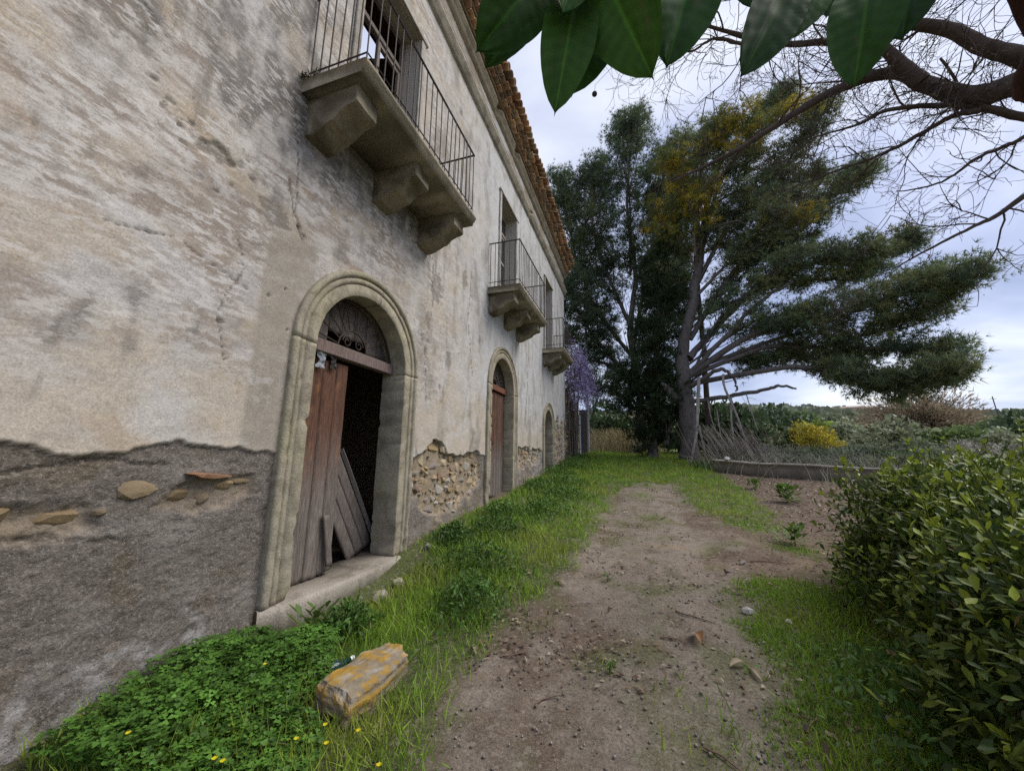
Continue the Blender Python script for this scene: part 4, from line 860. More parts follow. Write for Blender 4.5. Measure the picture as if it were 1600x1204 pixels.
# --- wisteria over the far corner
wi = thing('wisteria', (0.3, 18.0, 1.5), 'wisteria with lilac flower clusters spilling over the far corner of the house', 'plant')
tips = []
for k in range(16):
    p0 = np.array([random.uniform(0.0, 0.3), random.uniform(17.0, 19.0), 1.5]); p1 = p0 + [random.uniform(-.1, .3), random.uniform(-.6, .6), random.uniform(3.2, 4.6)]
    p2 = p1 + [random.uniform(.1, .55), random.uniform(-.5, .8), random.uniform(-.3, .5)]; p3 = p2 + [random.uniform(.0, .4), random.uniform(-.3, .3), random.uniform(-1.4, -.4)]
    ln_ = smooth_line([p0, p1, p2, p3], 14); MB().tube(ln_, np.linspace(.03, .006, 14), 5, (0.14, 0.115, 0.09)).obj('stem', M_bark, wi, smooth=True); tips += list(ln_[7:])
tips = np.array(tips); n = 5500; q = tips[RNG.integers(len(tips), size=n)] + RNG.normal(size=(n, 3)) * [.16, .22, .25]
hang = RNG.random(n); q[:, 2] -= hang ** 2 * 0.5
lil = np.array([0.48, 0.40, 0.66]) * RNG.uniform(.6, 1.35, (n, 1)) + RNG.uniform(-.03, .06, (n, 1)); lil[hang < .12] = np.array([0.10, 0.13, 0.04])
V, F, Cc = scatter(q, runit(n), runit(n), RNG.uniform(.03, .06, n), [(-.5, 0, 0), (.5, 0, 0), (.4, 1, .2), (-.4, 1, .2)], [(0, 1, 2, 3)], np.clip(lil, .02, .8))
fo = keep(link('flower_clusters', mesh_np('flower_clusters', V, F, M_petal, Cc)), wi); fo['kind'] = 'stuff'

# ================================================================== low garden wall on the right
def parapet(name, pts, h, w_, label, seed, parent=None):
    L_ = smooth_line(pts, 60); T = np.gradient(L_, axis=0); T /= np.linalg.norm(T, axis=1)[:, None]; N_ = np.stack([T[:, 1], -T[:, 0]], 1)
    gz = ground_z(L_[:, 0], L_[:, 1]); s_ = np.arange(60) * 0.12
    rg = [(-.5, -.3), (-.5, .55), (-.5, .86), (-.62, .88), (-.62, .99), (-.5, 1.0), (.5, 1.0), (.62, .99), (.62, .88), (.5, .86), (.5, .5), (.5, -.3)]
    V = np.zeros((60, len(rg), 3)); nn = np.zeros((60, len(rg)))
    for j, (a, b) in enumerate(rg):
        nn[:, j] = fbm(s_ * 2 + j, s_ * 0 + j * .4, 3, seed); off = a * w_ + 0.02 * nn[:, j]
        V[:, j, 0] = L_[:, 0] + N_[:, 0] * off; V[:, j, 1] = L_[:, 1] + N_[:, 1] * off; V[:, j, 2] = gz + b * h + 0.015 * nn[:, j]
    idx = np.arange(V.shape[0] * len(rg)).reshape(V.shape[0], -1)
    F = np.stack([idx[:-1], np.roll(idx, -1, 1)[:-1], np.roll(idx, -1, 1)[1:], idx[1:]], -1).reshape(-1, 4)
    cc = np.zeros(V.shape) + np.array([0.25, 0.22, 0.18]); top = np.array([1 if b > .87 else 0 for a, b in rg])
    cc = mixc(cc, (0.52, 0.48, 0.41), top[None] * (0.75 + 0.5 * nn)); cc = cc * (1 + 0.7 * nn)[..., None]
    t_ = thing(name, (float(L_[30, 0]), float(L_[30, 1]), float(gz[30])), label, 'wall')
    keep(link('masonry', mesh_np('masonry', V, [F, np.array([idx[0]]), np.array([idx[-1][::-1]])], M_stone, np.clip(cc, .02, .7).reshape(-1, 3))), t_); return t_
parapet('low_wall', [(5.5, 15.0), (6.3, 14.3), (7.3, 13.75), (8.6, 13.3), (9.9, 12.9)], 0.42, 0.28, 'long low curved masonry wall edging the bare earth on the right', 801)
parapet('low_wall', [(9.0, 12.3), (9.9, 11.9), (11.2, 11.5)], 0.34, 0.30, 'shorter low wall stub nearer the leafy hedge on the right', 802)
parapet('low_wall', [(10.2, 13.6), (11.3, 13.0), (12.6, 12.5)], 0.55, 0.28, 'brownish end of the low wall just behind the shorter stub', 803)

# ================================================================== TREES
def needle_template(k=7, spread=0.9, seed=1):
    r = np.random.default_rng(seed); V = []; F = []
    for i in range(k):
        d_ = np.array([r.normal() * spread, 1.0, r.normal() * spread]); d_ /= np.linalg.norm(d_); s_ = np.cross(d_, r.normal(size=3)); s_ /= np.linalg.norm(s_)
        b = len(V); L_ = r.uniform(.7, 1.0); V += [-s_ * .055, s_ * .055, d_ * L_]; F.append((b, b + 1, b + 2))
    return np.array(V), np.array(F)
NT_V, NT_F = needle_template()
def plume(pts, wid, n_cl, tb, cols, start=0.3, droop=0.0, thick=0.14, tuft=(0.17, 0.29), per=24, flat=0.75, spread_=1.55, bark=(0.20, 0.175, 0.155)):
    """a limb with needle clusters; pts are 3-D points. returns a foliage soup"""
    L_ = smooth_line(pts, 26); k = len(L_); T = np.gradient(L_, axis=0); T /= np.linalg.norm(T, axis=1)[:, None]
    wob = np.stack([fbm(np.arange(k) * .22, np.arange(k) * 0 + random.random() * 99, 2, 7) for _ in range(3)], 1) * 0.35
    Lb = L_ + wob * np.linspace(0, 1, k)[:, None]
    tb.add(Lb, np.linspace(thick, 0.015, k) ** 1.0, 6, bark)
    n_cl = int(n_cl * 1.18); start = start * 0.8
    u = start + (1 - start) * RNG.random(n_cl) ** 0.8; i = np.clip((u * (k - 1)).astype(int), 0, k - 1)
    prof = np.sin(np.clip((u - start) / (1.02 - start), 0, 1) * np.pi) ** 0.6 * 0.8 + 0.2
    off = RNG.normal(size=(n_cl, 3)); off /= np.linalg.norm(off, axis=1)[:, None]; off *= (RNG.random(n_cl) ** 0.45)[:, None]
    off[:, 2] *= flat
    cen = Lb[i] + off * (wid * spread_ * prof)[:, None]
    for j in range(0, n_cl, 2):                            # twig out to the cluster
        a = Lb[max(i[j] - 3, 0)]; m_ = (a + cen[j]) / 2 + [0, 0, -0.08]; tb.add([a, m_, cen[j]], [.028, .018, .008], 4, bark)
    outd = T[i] * 0.7 + off * 0.8 + [0, 0, 0.35]
    cs = np.array(cols)[RNG.integers(len(cols), size=n_cl)] * RNG.uniform(.65, 1.35, (n_cl, 1))
    n = n_cl * per; ci = np.repeat(np.arange(n_cl), per)
    pp = RNG.normal(size=(n, 3)) * np.array([.17, .17, .10]) * (0.7 + 0.6 * RNG.random((n_cl, 1)))[ci]
    pos = cen[ci] + pp + outd[ci] * (RNG.random((n, 1)) * 0.35)
    dr = outd[ci] + pp * 2.0 + RNG.normal(size=(n, 3)) * .45
    return scatter(pos, dr, runit(n), RNG.uniform(*tuft, n), NT_V, NT_F, cs[ci] * RNG.uniform(.8, 1.2, (n, 1)))
def pl3(px, y0, y1):
    return [at_y(a, b, y0 + (y1 - y0) * (i / (len(px) - 1))) for i, (a, b) in enumerate(px)]
PG = [(0.160, 0.205, 0.108), (0.195, 0.238, 0.118), (0.125, 0.175, 0.108), (0.235, 0.25, 0.112)]
def conifer(name, label, trunk, plumes, cols, cat='tree', bark=(0.20, 0.175, 0.155), extra=None):
    base_ = trunk[0][0]; t_ = thing(name, tuple(base_), label, cat); tb = TB()
    for pts, r0, r1 in [trunk] + (extra or []):
        L_ = smooth_line(pts, 34); wv = np.stack([fbm(np.arange(34) * .4, np.zeros(34) + random.random() * 80, 3, 4) for _ in range(3)], 1); L_ = L_ + wv * np.minimum(np.arange(34) / 6, 1)[:, None] * max(.12, r0 * .45)
        rr = np.linspace(1, 0, 34) ** 0.8 * (r0 - r1) + r1; rr[:3] *= [1.5, 1.2, 1.08]; rr = rr * (1 + .22 * fbm(np.arange(34) * .6, np.zeros(34) + random.random() * 80, 3, 4)); tb.add(L_, rr, 10, bark)
    parts = [plume(tb=tb, cols=c or cols, bark=bark, **k) for c, k in plumes]
    keep(link('trunk', tb.mesh('trunk', M_bark)), t_)
    V, F, Cc = soup(parts); cr = keep(link('crown', mesh_np('crown', V, F, M_needle, np.clip(Cc, .008, .8))), t_); return t_
def P_(px, y0, y1, wid, n, **k): return (k.pop('cols', None), dict(pts=pl3(px, y0, y1), wid=wid, n_cl=n, **k))
YEL = [(0.44, 0.34, 0.045), (0.36, 0.30, 0.05), (0.24, 0.24, 0.06), (0.15, 0.18, 0.06), (0.13, 0.165, 0.07)]
pb = at_y(1078, 716, 19.6); pb[2] = float(ground_z(pb[0], pb[1])) - 0.1
fork = at_y(1066, 560, 19.7)
conifer('pine_tree', 'big windswept pine with pale trunk spreading limbs out over the scrub', ([pb, at_y(1072, 640, 19.6), fork, at_y(1082, 475, 19.9), at_y(1092, 410, 20.2), at_y(1105, 320, 20.6), at_y(1140, 210, 21)], 0.40, 0.05), [
    P_([(1072, 590), (1180, 520), (1300, 490), (1430, 452), (1518, 422)], 19.7, 17.2, 0.95, 190, start=.34, spread_=1.08, thick=.17),
    P_([(1072, 590), (1190, 545), (1290, 540), (1400, 505), (1470, 470)], 19.7, 18.4, 0.85, 100, start=.42, spread_=1.08, thick=.13),
    P_([(1075, 600), (1230, 575), (1330, 590), (1415, 605), (1488, 578)], 19.7, 16.8, 0.8, 160, start=.46, spread_=1.08, thick=.14),
    P_([(1075, 580), (1250, 520), (1340, 540), (1430, 550), (1495, 545)], 19.7, 18.0, 0.6, 60, start=.5, spread_=1.08, thick=.10),
    P_([(1075, 560), (1170, 460), (1270, 410), (1355, 392), (1432, 366)], 19.9, 19.0, 0.85, 130, start=.32, spread_=1.08, thick=.15),
    P_([(1078, 530), (1150, 420), (1240, 350), (1312, 298), (1358, 258)], 19.9, 20.5, 0.95, 150, start=.28, spread_=1.08, thick=.15),
    P_([(1082, 500), (1200, 450), (1260, 440), (1330, 430), (1370, 420)], 19.9, 21.5, 0.8, 80, start=.35, spread_=1.08, thick=.1),
    P_([(1086, 450), (1140, 350), (1200, 290), (1250, 225), (1290, 165)], 20.1, 20.8, 0.95, 150, start=.25, spread_=1.08, thick=.14),
    P_([(1094, 400), (1120, 300), (1160, 230), (1200, 172), (1232, 140)], 20.3, 21.5, 0.9, 130, start=.2, spread_=1.08, thick=.12),
    P_([(1094, 400), (1090, 310), (1100, 250), (1120, 210), (1130, 190)], 20.3, 19.4, 0.8, 80, start=.3, spread_=1.08, thick=.1),
    P_([(1080, 470), (1120, 430), (1150, 400), (1190, 370), (1200, 330)], 20, 18.2, 0.8, 60, start=.45, spread_=1.08, thick=.09),
    P_([(1072, 600), (1120, 570), (1165, 560), (1205, 555), (1240, 545)], 19.7, 20.5, 0.5, 40, start=.5, spread_=1.08, thick=.07),
    P_([(1075, 600), (1110, 520), (1150, 470), (1200, 440), (1240, 400)], 19.6, 18.6, 0.9, 70, start=.3, spread_=1.08, thick=.06),
    P_([(1075, 570), (1130, 530), (1180, 500), (1230, 500), (1280, 480)], 19.6, 18.8, 0.8, 60, start=.35, spread_=1.08, thick=.06),
    P_([(1085, 450), (1120, 390), (1160, 330), (1200, 320), (1240, 310)], 20, 19.2, 0.8, 60, start=.3, spread_=1.08, thick=.05),
    P_([(1080, 500), (1060, 450), (1050, 400), (1055, 350), (1065, 320)], 20, 20.4, 0.8, 70, start=.3, spread_=1.08, thick=.06),
    P_([(1075, 600), (1140, 590), (1210, 560), (1290, 560), (1350, 560)], 19.6, 20.5, 0.7, 70, start=.4, spread_=1.08, thick=.06),
    P_([(1088, 420), (1110, 360), (1140, 310), (1165, 270), (1180, 240)], 20.2, 19.6, 1.1, 90, start=.2, spread_=1.2, thick=.05),
    P_([(1090, 400), (1130, 380), (1180, 370), (1220, 380), (1260, 370)], 20.2, 20.8, 1.1, 90, start=.25, spread_=1.2, thick=.05),
    P_([(1090, 380), (1080, 330), (1070, 290), (1065, 250), (1075, 215)], 20.3, 20.8, 1.0, 90, start=.2, spread_=1.2, thick=.05),
    P_([(1075, 520), (1110, 480), (1160, 430), (1190, 400), (1230, 390)], 19.8, 21.0, 1.0, 80, start=.3, spread_=1.2, thick=.05),
    P_([(1100, 330), (1150, 300), (1210, 290), (1260, 280), (1300, 270)], 20.6, 21.6, 0.7, 60, start=.35, spread_=1.08, thick=.07)],
    PG, extra=[([at_y(1070, 605, 19.6), at_y(1092, 596, 19.3), at_y(1118, 578, 19), at_y(1136, 580, 18.9), at_y(1150, 598, 18.9), at_y(1151, 612, 18.8)], 0.12, 0.03),
               ([at_y(1074, 628, 19.6), at_y(1120, 622, 19.2), at_y(1180, 612, 18.8), at_y(1215, 603, 18.5), at_y(1245, 608, 18.5)], 0.12, 0.03),
               ([at_y(1070, 640, 19.6), at_y(1048, 612, 19.4), at_y(1035, 600, 19.2)], 0.22, 0.08),
               ([at_y(1076, 560, 19.7), at_y(1130, 500, 20.6), at_y(1200, 430, 21.3), at_y(1260, 350, 21.8)], 0.16, 0.04),
               ([at_y(1072, 590, 19.7), at_y(1120, 540, 19.2), at_y(1190, 470, 18.8), at_y(1240, 440, 18.5)], 0.13, 0.04)], bark=(0.145, 0.128, 0.118))
lb_ = at_y(990, 705, 23.5); lb_[2] = float(ground_z(lb_[0], lb_[1])) - 0.2
conifer('pine_tree', 'tall dark pine rising behind the far end of the house roof', ([lb_, at_y(1000, 620, 23.6), at_y(985, 520, 23.2), at_y(992, 420, 23.8), at_y(980, 320, 23.6), at_y(985, 230, 24)], 0.26, 0.03), [
    P_([(985, 430), (985, 340), (982, 270), (984, 220), (986, 185)], 23.6, 23.8, 1.3, 280, start=.1, thick=.1),
    P_([(990, 520), (950, 430), (930, 370), (925, 310), (930, 265)], 23.5, 22.5, 1.4, 320, start=.2),
    P_([(990, 560), (930, 480), (900, 400), (885, 330), (878, 285)], 23.5, 23.5, 1.4, 320, start=.2),
    P_([(990, 540), (1010, 430), (1025, 350), (1035, 290), (1042, 240)], 23.5, 23, 1.25, 280, start=.2),
    P_([(992, 600), (940, 540), (910, 500), (890, 460), (870, 430)], 23.5, 21.5, 1.3, 240, start=.2),
    P_([(992, 600), (950, 570), (920, 560), (900, 545), (885, 530)], 23.5, 22.5, 0.9, 80, start=.2),
    P_([(992, 590), (1030, 520), (1045, 470), (1050, 420), (1060, 380)], 23.5, 22, 1.2, 230, start=.2),
    P_([(992, 640), (960, 610), (935, 605), (915, 600), (900, 590)], 23.5, 24, 1.0, 110, start=.2)], [(0.125, 0.168, 0.092), (0.155, 0.195, 0.098), (0.098, 0.142, 0.090)])
cb = at_y(1020, 712, 20.6); cb[2] = float(ground_z(cb[0], cb[1])) - 0.1
conifer('cypress_tree', 'dense near-black cypress crowding the left side of the pine trunk', ([cb, at_y(1022, 620, 20.6), at_y(1028, 500, 20.7), at_y(1034, 400, 20.8)], 0.25, 0.03), [
    P_([(1020, 690), (1024, 600), (1030, 520), (1036, 450), (1038, 390)], 20.6, 20.8, 0.95, 230, start=.0, per=46, flat=1.0),
    P_([(1010, 700), (1000, 650), (990, 620), (985, 600), (985, 580)], 20.6, 20.0, 0.9, 120, start=.0, flat=1.0),
    P_([(1040, 700), (1046, 660), (1050, 640), (1050, 620), (1048, 600)], 20.2, 20.0, 0.7, 80, start=.0, flat=1.0)], [(0.056, 0.086, 0.042), (0.072, 0.104, 0.048)])
mb_ = at_y(1110, 705, 23.0); mb_[2] = float(ground_z(mb_[0], mb_[1])) - 0.1
conifer('mimosa_tree', 'yellow-flowering mimosa growing up through the middle of the pine', ([mb_, at_y(1100, 560, 21.5), at_y(1090, 440, 20.4), at_y(1085, 330, 19.0), at_y(1095, 250, 18.6)], 0.16, 0.02), [
    P_([(1090, 330), (1100, 260), (1120, 215), (1140, 195), (1165, 190)], 18.8, 18.2, 0.70, 46, start=.15, thick=.05),
    P_([(1086, 350), (1070, 300), (1060, 270), (1050, 255), (1040, 245)], 18.8, 18.4, 0.6, 30, start=.2, thick=.05),
    P_([(1086, 400), (1085, 350), (1090, 325), (1095, 305), (1110, 290)], 19.0, 18.2, 0.6, 28, start=.1, thick=.05),
    P_([(1088, 430), (1075, 390), (1060, 370), (1035, 350), (1020, 330)], 19.6, 18.6, 0.5, 26, start=.3, thick=.04),
    P_([(1110, 290), (1150, 240), (1190, 205), (1240, 180), (1280, 158)], 18.6, 18.2, 0.42, 34, start=.3, thick=.04),
    P_([(1100, 360), (1150, 345), (1180, 355), (1230, 345), (1258, 330)], 19.0, 18.2, 0.35, 16, start=.5, thick=.03)], YEL, bark=(0.16, 0.13, 0.11))

# --- bare tree overhead: limbs come in from the right
bt = thing('bare_tree', (8.3, 4.3, 0.3), 'leafless tree whose crooked limbs and fine twigs reach in from the upper right', 'tree')
tb = TB(); WB = (0.105, 0.082, 0.070); limbs = []
def limb(px, d0, d1, r0, r1, n=40):
    k = len(px); pts = [at_d(a, b, d0 + (d1 - d0) * i / (k - 1)) for i, (a, b) in enumerate(px)]
    L_ = smooth_line(pts, n); L_ += 0.02 * np.stack([fbm(np.arange(n) * .35, np.zeros(n) + random.random() * 50, 3, 3) for _ in range(3)], 1)
    rr = np.linspace(1, 0, n) ** 0.9 * (r0 - r1) + r1; rr = rr * (1 + 0.10 * fbm(np.arange(n) * .5, np.zeros(n) + random.random() * 50, 2, 9))
    tb.add(L_, rr, 9, WB); limbs.append((L_, rr)); return L_
trk = smooth_line([(8.3, 4.3, 0.0), (8.2, 4.25, 1.6), (7.9, 4.3, 3.2), (7.5, 4.45, 4.4), tuple(at_d(1660, 135, 3.7))], 20); tb.add(trk, np.linspace(.30, .20, 20), 10, WB)
l1 = limb([(1680, 128), (1600, 128), (1540, 148), (1490, 146), (1440, 128), (1395, 113), (1330, 130), (1250, 172), (1150, 235), (1050, 285)], 3.65, 4.6, 0.122, 0.010, 50)
limb([(1640, 110), (1585, 85), (1530, 70), (1480, 45), (1420, 40), (1380, 62), (1310, 66), (1220, 68), (1130, 48), (1050, 25)], 3.7, 4.7, 0.085, 0.010, 46)
limb([(1440, 128), (1405, 98), (1375, 66), (1355, 45)], 3.9, 4.1, 0.07, 0.03, 14)
limb([(1690, 195), (1600, 184), (1530, 168), (1470, 165), (1390, 172), (1340, 195), (1270, 215)], 3.7, 4.3, 0.045, 0.006)
limb([(1530, 172), (1490, 182), (1440, 208), (1380, 240), (1300, 270), (1220, 300)], 3.85, 4.4, 0.03, 0.005)
limb([(1700, 250), (1610, 300), (1560, 335), (1520, 355), (1450, 390), (1395, 420)], 3.6, 4.0, 0.03, 0.005)
limb([(1690, 160), (1600, 215), (1530, 245), (1470, 285), (1400, 300)], 3.7, 4.2, 0.025, 0.005)
limb([(1500, 155), (1495, 180), (1505, 165), (1490, 120), (1470, 90)], 3.9, 4.0, 0.02, 0.01, 12)
limb([(1680, 20), (1580, -10), (1450, -30), (1300, -25), (1150, -10)], 3.9, 4.9, 0.06, 0.01)
limb([(1220, 68), (1180, 75), (1120, 60), (1080, 80), (1030, 75)], 4.4, 4.8, 0.025, 0.006)
podp = []
def twig(p, d_, ln_, r, lev):
    n = 7; pts = [p]; d_ = d_ / np.linalg.norm(d_); bend = RNG.normal(size=3) * 0.16
    for i in range(n):
        d_ = d_ + bend * 0.5 + RNG.normal(size=3) * 0.15 + np.array([0, 0, -0.06 if lev < 2 else 0.03]); d_ /= np.linalg.norm(d_); pts.append(pts[-1] + d_ * ln_ / n)
    pts = np.array(pts); tb.add(pts, np.linspace(r, max(r * .4, .0018), n + 1), 4 if lev < 2 else 3, (0.10, 0.078, 0.068))
    if lev < 3:
        for _ in range({0: 5, 1: 4, 2: 3}[lev]):
            i = random.randint(2, n); twig(pts[i], d_ + RNG.normal(size=3) * 0.75, ln_ * random.uniform(.45, .75), max(r * .55, .0022), lev + 1)
    elif random.random() < 0.10: podp.append(pts[-1])
for L_, rr in limbs:
    n = len(L_); m = max(4, int(np.linalg.norm(np.diff(L_, axis=0), axis=1).sum() * 5.0))
    for _ in range(m):
        i = int(n * random.uniform(.22, 1.0)); i = min(i, n - 1); t_ = L_[min(i + 1, n - 1)] - L_[max(i - 1, 0)]
        dv = t_ / np.linalg.norm(t_) * 0.8 + RNG.normal(size=3) * 0.7; twig(L_[i], dv, random.uniform(.45, .95), min(.010, rr[i] * .5), 1 if random.random() < .72 else 0)
keep(link('trunk', tb.mesh('trunk', M_bark)), bt)
pods = np.array(podp); pods = np.repeat(pods, 5, 0); n = len(pods); pods = pods + RNG.normal(size=(n, 3)) * .05
V, F, Cc = scatter(pods, runit(n) + [0, 0, -.5], runit(n), RNG.uniform(.012, .03, n), [(-.22, 0, 0), (.22, 0, 0), (.25, .6, .1), (0, 1, 0), (-.25, .6, .1)], [(0, 1, 2, 3, 4)], np.array([0.16, 0.15, 0.075]) * RNG.uniform(.6, 1.4, (n, 1)))
sp_ = keep(link('seed_husks', mesh_np('seed_husks', V, F, M_leaf, Cc)), bt); sp_['kind'] = 'stuff'
bp = at_d(929, 147, 4.3)
bb = bmesh.new(); bmesh.ops.create_icosphere(bb, subdivisions=2, radius=0.03); me = bpy.data.meshes.new('fruit'); bb.to_mesh(me); bb.free(); me.materials.append(material('dried fruit', .8, .2, color=(.05, .04, .03), bump=0))
keep(link('fruit', me, loc=tuple(bp)), bt); 
tb2 = TB(); tb2.add([bp, bp + [0.01, 0, 0.12], at_d(1000, 60, 4.5)], [.002, .002, .004], 4, WB); keep(link('fruit_stalk', tb2.mesh('fruit_stalk', M_twig)), bt)

# --- rubber tree: big hanging leaves close overhead
rt = thing('rubber_tree', (5.0, -0.4, 0.0), 'rubber tree with large dark glossy leaves hanging into the top of the view', 'tree')
tb = TB(); RB = (0.075, 0.040, 0.034)
tb.add(smooth_line([(5.0, -0.4, 0.0), (4.75, -0.1, 1.3), tuple(at_d(1760, 160, .95)), tuple(at_d(1630, 50, .9)), tuple(at_d(1585, -30, .85)), tuple(at_d(1500, -120, .8)), tuple(at_d(1350, -130, .8)), tuple(at_d(1150, -140, .78)), tuple(at_d(950, -150, .78)), tuple(at_d(820, -150, .8))], 50), np.concatenate([np.linspace(.06, .022, 18), np.linspace(.021, .009, 32)]), 10, RB)
def ficus_leaf(base_, tip, wid, tw, col, cup=0.12):
    nu, nv = 40, 24; tx_ = random.random() * 50; base_ = np.array(base_); tip = np.array(tip); ax = tip - base_; L_ = np.linalg.norm(ax); ax /= L_
    tc_ = (EYE - base_) / np.linalg.norm(EYE - base_); sd = np.cross(ax, tc_); sd /= np.linalg.norm(sd); nr = np.cross(sd, ax)
    sd, nr = sd * math.cos(tw) + nr * math.sin(tw), nr * math.cos(tw) - sd * math.sin(tw)
    u = np.linspace(0, 1, nu + 1)[:, None]; v = np.linspace(-1, 1, nv + 1)[None]
    prof = np.sin(np.pi * np.clip(u * 1.04, 0, 1) ** 1.12) ** 0.56; prof = np.where(u > .955, np.maximum(prof * .5, (1 - u) * 1.1), prof); prof[0] = .04; prof[-1] = 0.0
    P3 = base_ + ax * (u * L_)[..., None] + sd * (v * prof * wid / 2)[..., None] + nr * (cup * wid * np.abs(v) ** 1.5 * prof + 0.05 * L_ * np.sin(np.pi * u) - 0.012 * wid * (np.abs(v) < .1) + 0.006 * wid * np.sin(u * 75 - np.abs(v) * 9) * np.abs(v) + 0.05 * wid * fbm(u * 3 + tx_, v * 1.5, 3, 8))[..., None]
    idx = np.arange((nu + 1) * (nv + 1)).reshape(nu + 1, nv + 1); F = np.stack([idx[:-1, :-1], idx[:-1, 1:], idx[1:, 1:], idx[1:, :-1]], -1).reshape(-1, 4)
    cc = np.array(col) * (1 + 0.9 * np.exp(-(v / .05) ** 2) + 0.16 * np.sin(u * 75 - np.abs(v) * 9) ** 3 + 0.35 * fbm(u * 4 + tx_, v * 2, 3, 5))[..., None]; cc = mixc(cc, (.10, .075, .03), sst(.32, .5, fbm(u * 5 + tx_ * 2, v * 3, 3, 15)) * .6)
    lf_ = keep(link('leaf', mesh_np('leaf', P3, F, M_ficus, cc.reshape(-1, 3), smooth=True)), rt)
    pet = base_ - ax * 0.05 + [0, 0, .03]; q = MB().tube([base_ + ax * .004, (base_ + pet) / 2, pet], .0035, 6, (0.10, 0.13, 0.05)).obj('leaf_stalk', M_leaf, lf_)
    return lf_
FG = [(0.026, 0.074, 0.009), (0.038, 0.098, 0.012), (0.018, 0.050, 0.008)]
for (bx, by, tx, ty, wp, dd, tw, k) in ((868, -75, 742, 84, 100, .74, .25, 0), (858, -30, 756, 110, 62, .78, -.5, 1), (905, -40, 866, 182, 84, .72, .1, 1), (925, -30, 893, 152, 104, .76, .5, 0), (925, -80, 1022, 126, 112, .70, -.15, 1), (1090, -80, 1040, 110, 104, .72, .2, 0),
                                         (1248, -60, 1156, 124, 84, .74, .6, 2), (1290, -50, 1228, 66, 60, .78, .3, 1), (1362, -60, 1334, 142, 92, .70, .15, 0), (1432, -70, 1408, 66, 84, .74, -.3, 2), (915, -100, 878, 24, 76, .70, .2, 1), (1120, -70, 1092, 22, 50, .80, .4, 2), (1325, -60, 1290, 30, 60, .84, -.4, 2), (1150, -110, 1175, 16, 70, .8, .9, 2)):
    ficus_leaf(at_d(bx, by, dd + .03), at_d(tx, ty, dd - .02), wp / FPX * dd, tw * .35, FG[k]); a_ = at_d(bx, by, dd + .03); tb.add([a_ + [0, 0, .02], a_ + [0, 0.02, .09]], [.004, .005], 5, RB)
keep(link('branch', tb.mesh('branch', M_bark)), rt)

# ================================================================== HEDGE on the right
hg = thing('hedge', (6.2, 4.6, 0.35), 'thick glossy-leaved hedge filling the lower right beside the path', 'hedge')
BL = []   # blobs (centre, radii)
for k in range(40):
    yy = 1.4 + 4.9 * k / 39; xl = 5.12 + 0.10 * math.sin(yy * 2.1) + 0.95 * max(0, yy - 4.5) - 0.20 * max(0, 3.9 - yy)
    BL.append(((xl + random.uniform(-.16, .0), yy, 0.08 * yy + random.uniform(.16, .34)), (random.uniform(.36, .5), random.uniform(.34, .46), random.uniform(.3, .42))))
    BL.append(((xl + random.uniform(-.08, .12), yy, 0.08 * yy + random.uniform(.40, .72)), (random.uniform(.38, .56), random.uniform(.36, .5), random.uniform(.45, .58))))
    BL.append(((xl + random.uniform(.3, .6), yy, 0.08 * yy + random.uniform(.55, .8)), (random.uniform(.42, .6), random.uniform(.4, .55), random.uniform(.45, .55))))
for k in range(60):
    yy = random.uniform(1.6, 6.6); xl = 5.32 + 0.85 * max(0, yy - 4.7)
    xx = xl + random.uniform(.8, 3.0)
    BL.append(((xx, yy, 0.08 * yy + random.uniform(.55, .80)), (random.uniform(.5, .7), random.uniform(.5, .65), random.uniform(.48, .58))))
def on_blobs(n):
    k = RNG.integers(len(BL), size=n); c = np.array([b[0] for b in BL])[k]; r = np.array([b[1] for b in BL])[k]; d_ = runit(n); d_[:, 2] = np.where(d_[:, 2] < -.4, -d_[:, 2], d_[:, 2])
    q = RNG.uniform(.68, 1.08, (n, 1)); return c + d_ * r * q, d_, q[:, 0]
LT_V = [(0, 0, 0), (.14, .35, .03), (.20, .68, .02), (0, 1, -.05), (-.20, .68, .02), (-.14, .35, .03), (0, .5, -.04)]
LT_F = np.array([(0, 1, 6), (1, 2, 6), (2, 3, 6), (3, 4, 6), (4, 5, 6), (5, 0, 6)])
pos, dr, q = on_blobs(68000); ok = pos[:, 2] > ground_z(pos[:, 0], pos[:, 1]) + .03; pos, dr, q = pos[ok], dr[ok], q[ok]; n = len(pos)
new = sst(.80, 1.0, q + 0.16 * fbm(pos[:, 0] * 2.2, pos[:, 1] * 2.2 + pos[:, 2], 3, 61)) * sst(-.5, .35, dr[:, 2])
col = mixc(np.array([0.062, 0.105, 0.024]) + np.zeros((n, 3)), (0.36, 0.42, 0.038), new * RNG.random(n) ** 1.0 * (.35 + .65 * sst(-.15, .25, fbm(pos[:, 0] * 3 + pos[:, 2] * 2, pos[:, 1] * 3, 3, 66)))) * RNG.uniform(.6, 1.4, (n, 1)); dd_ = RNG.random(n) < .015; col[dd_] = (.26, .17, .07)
ldir = dr * .7 + runit(n) * 1.1 + [0, 0, .25]; lnr = runit(n) * .7 + [0, 0, 1.0] + dr * .5; sz = RNG.uniform(.04, .088, n)
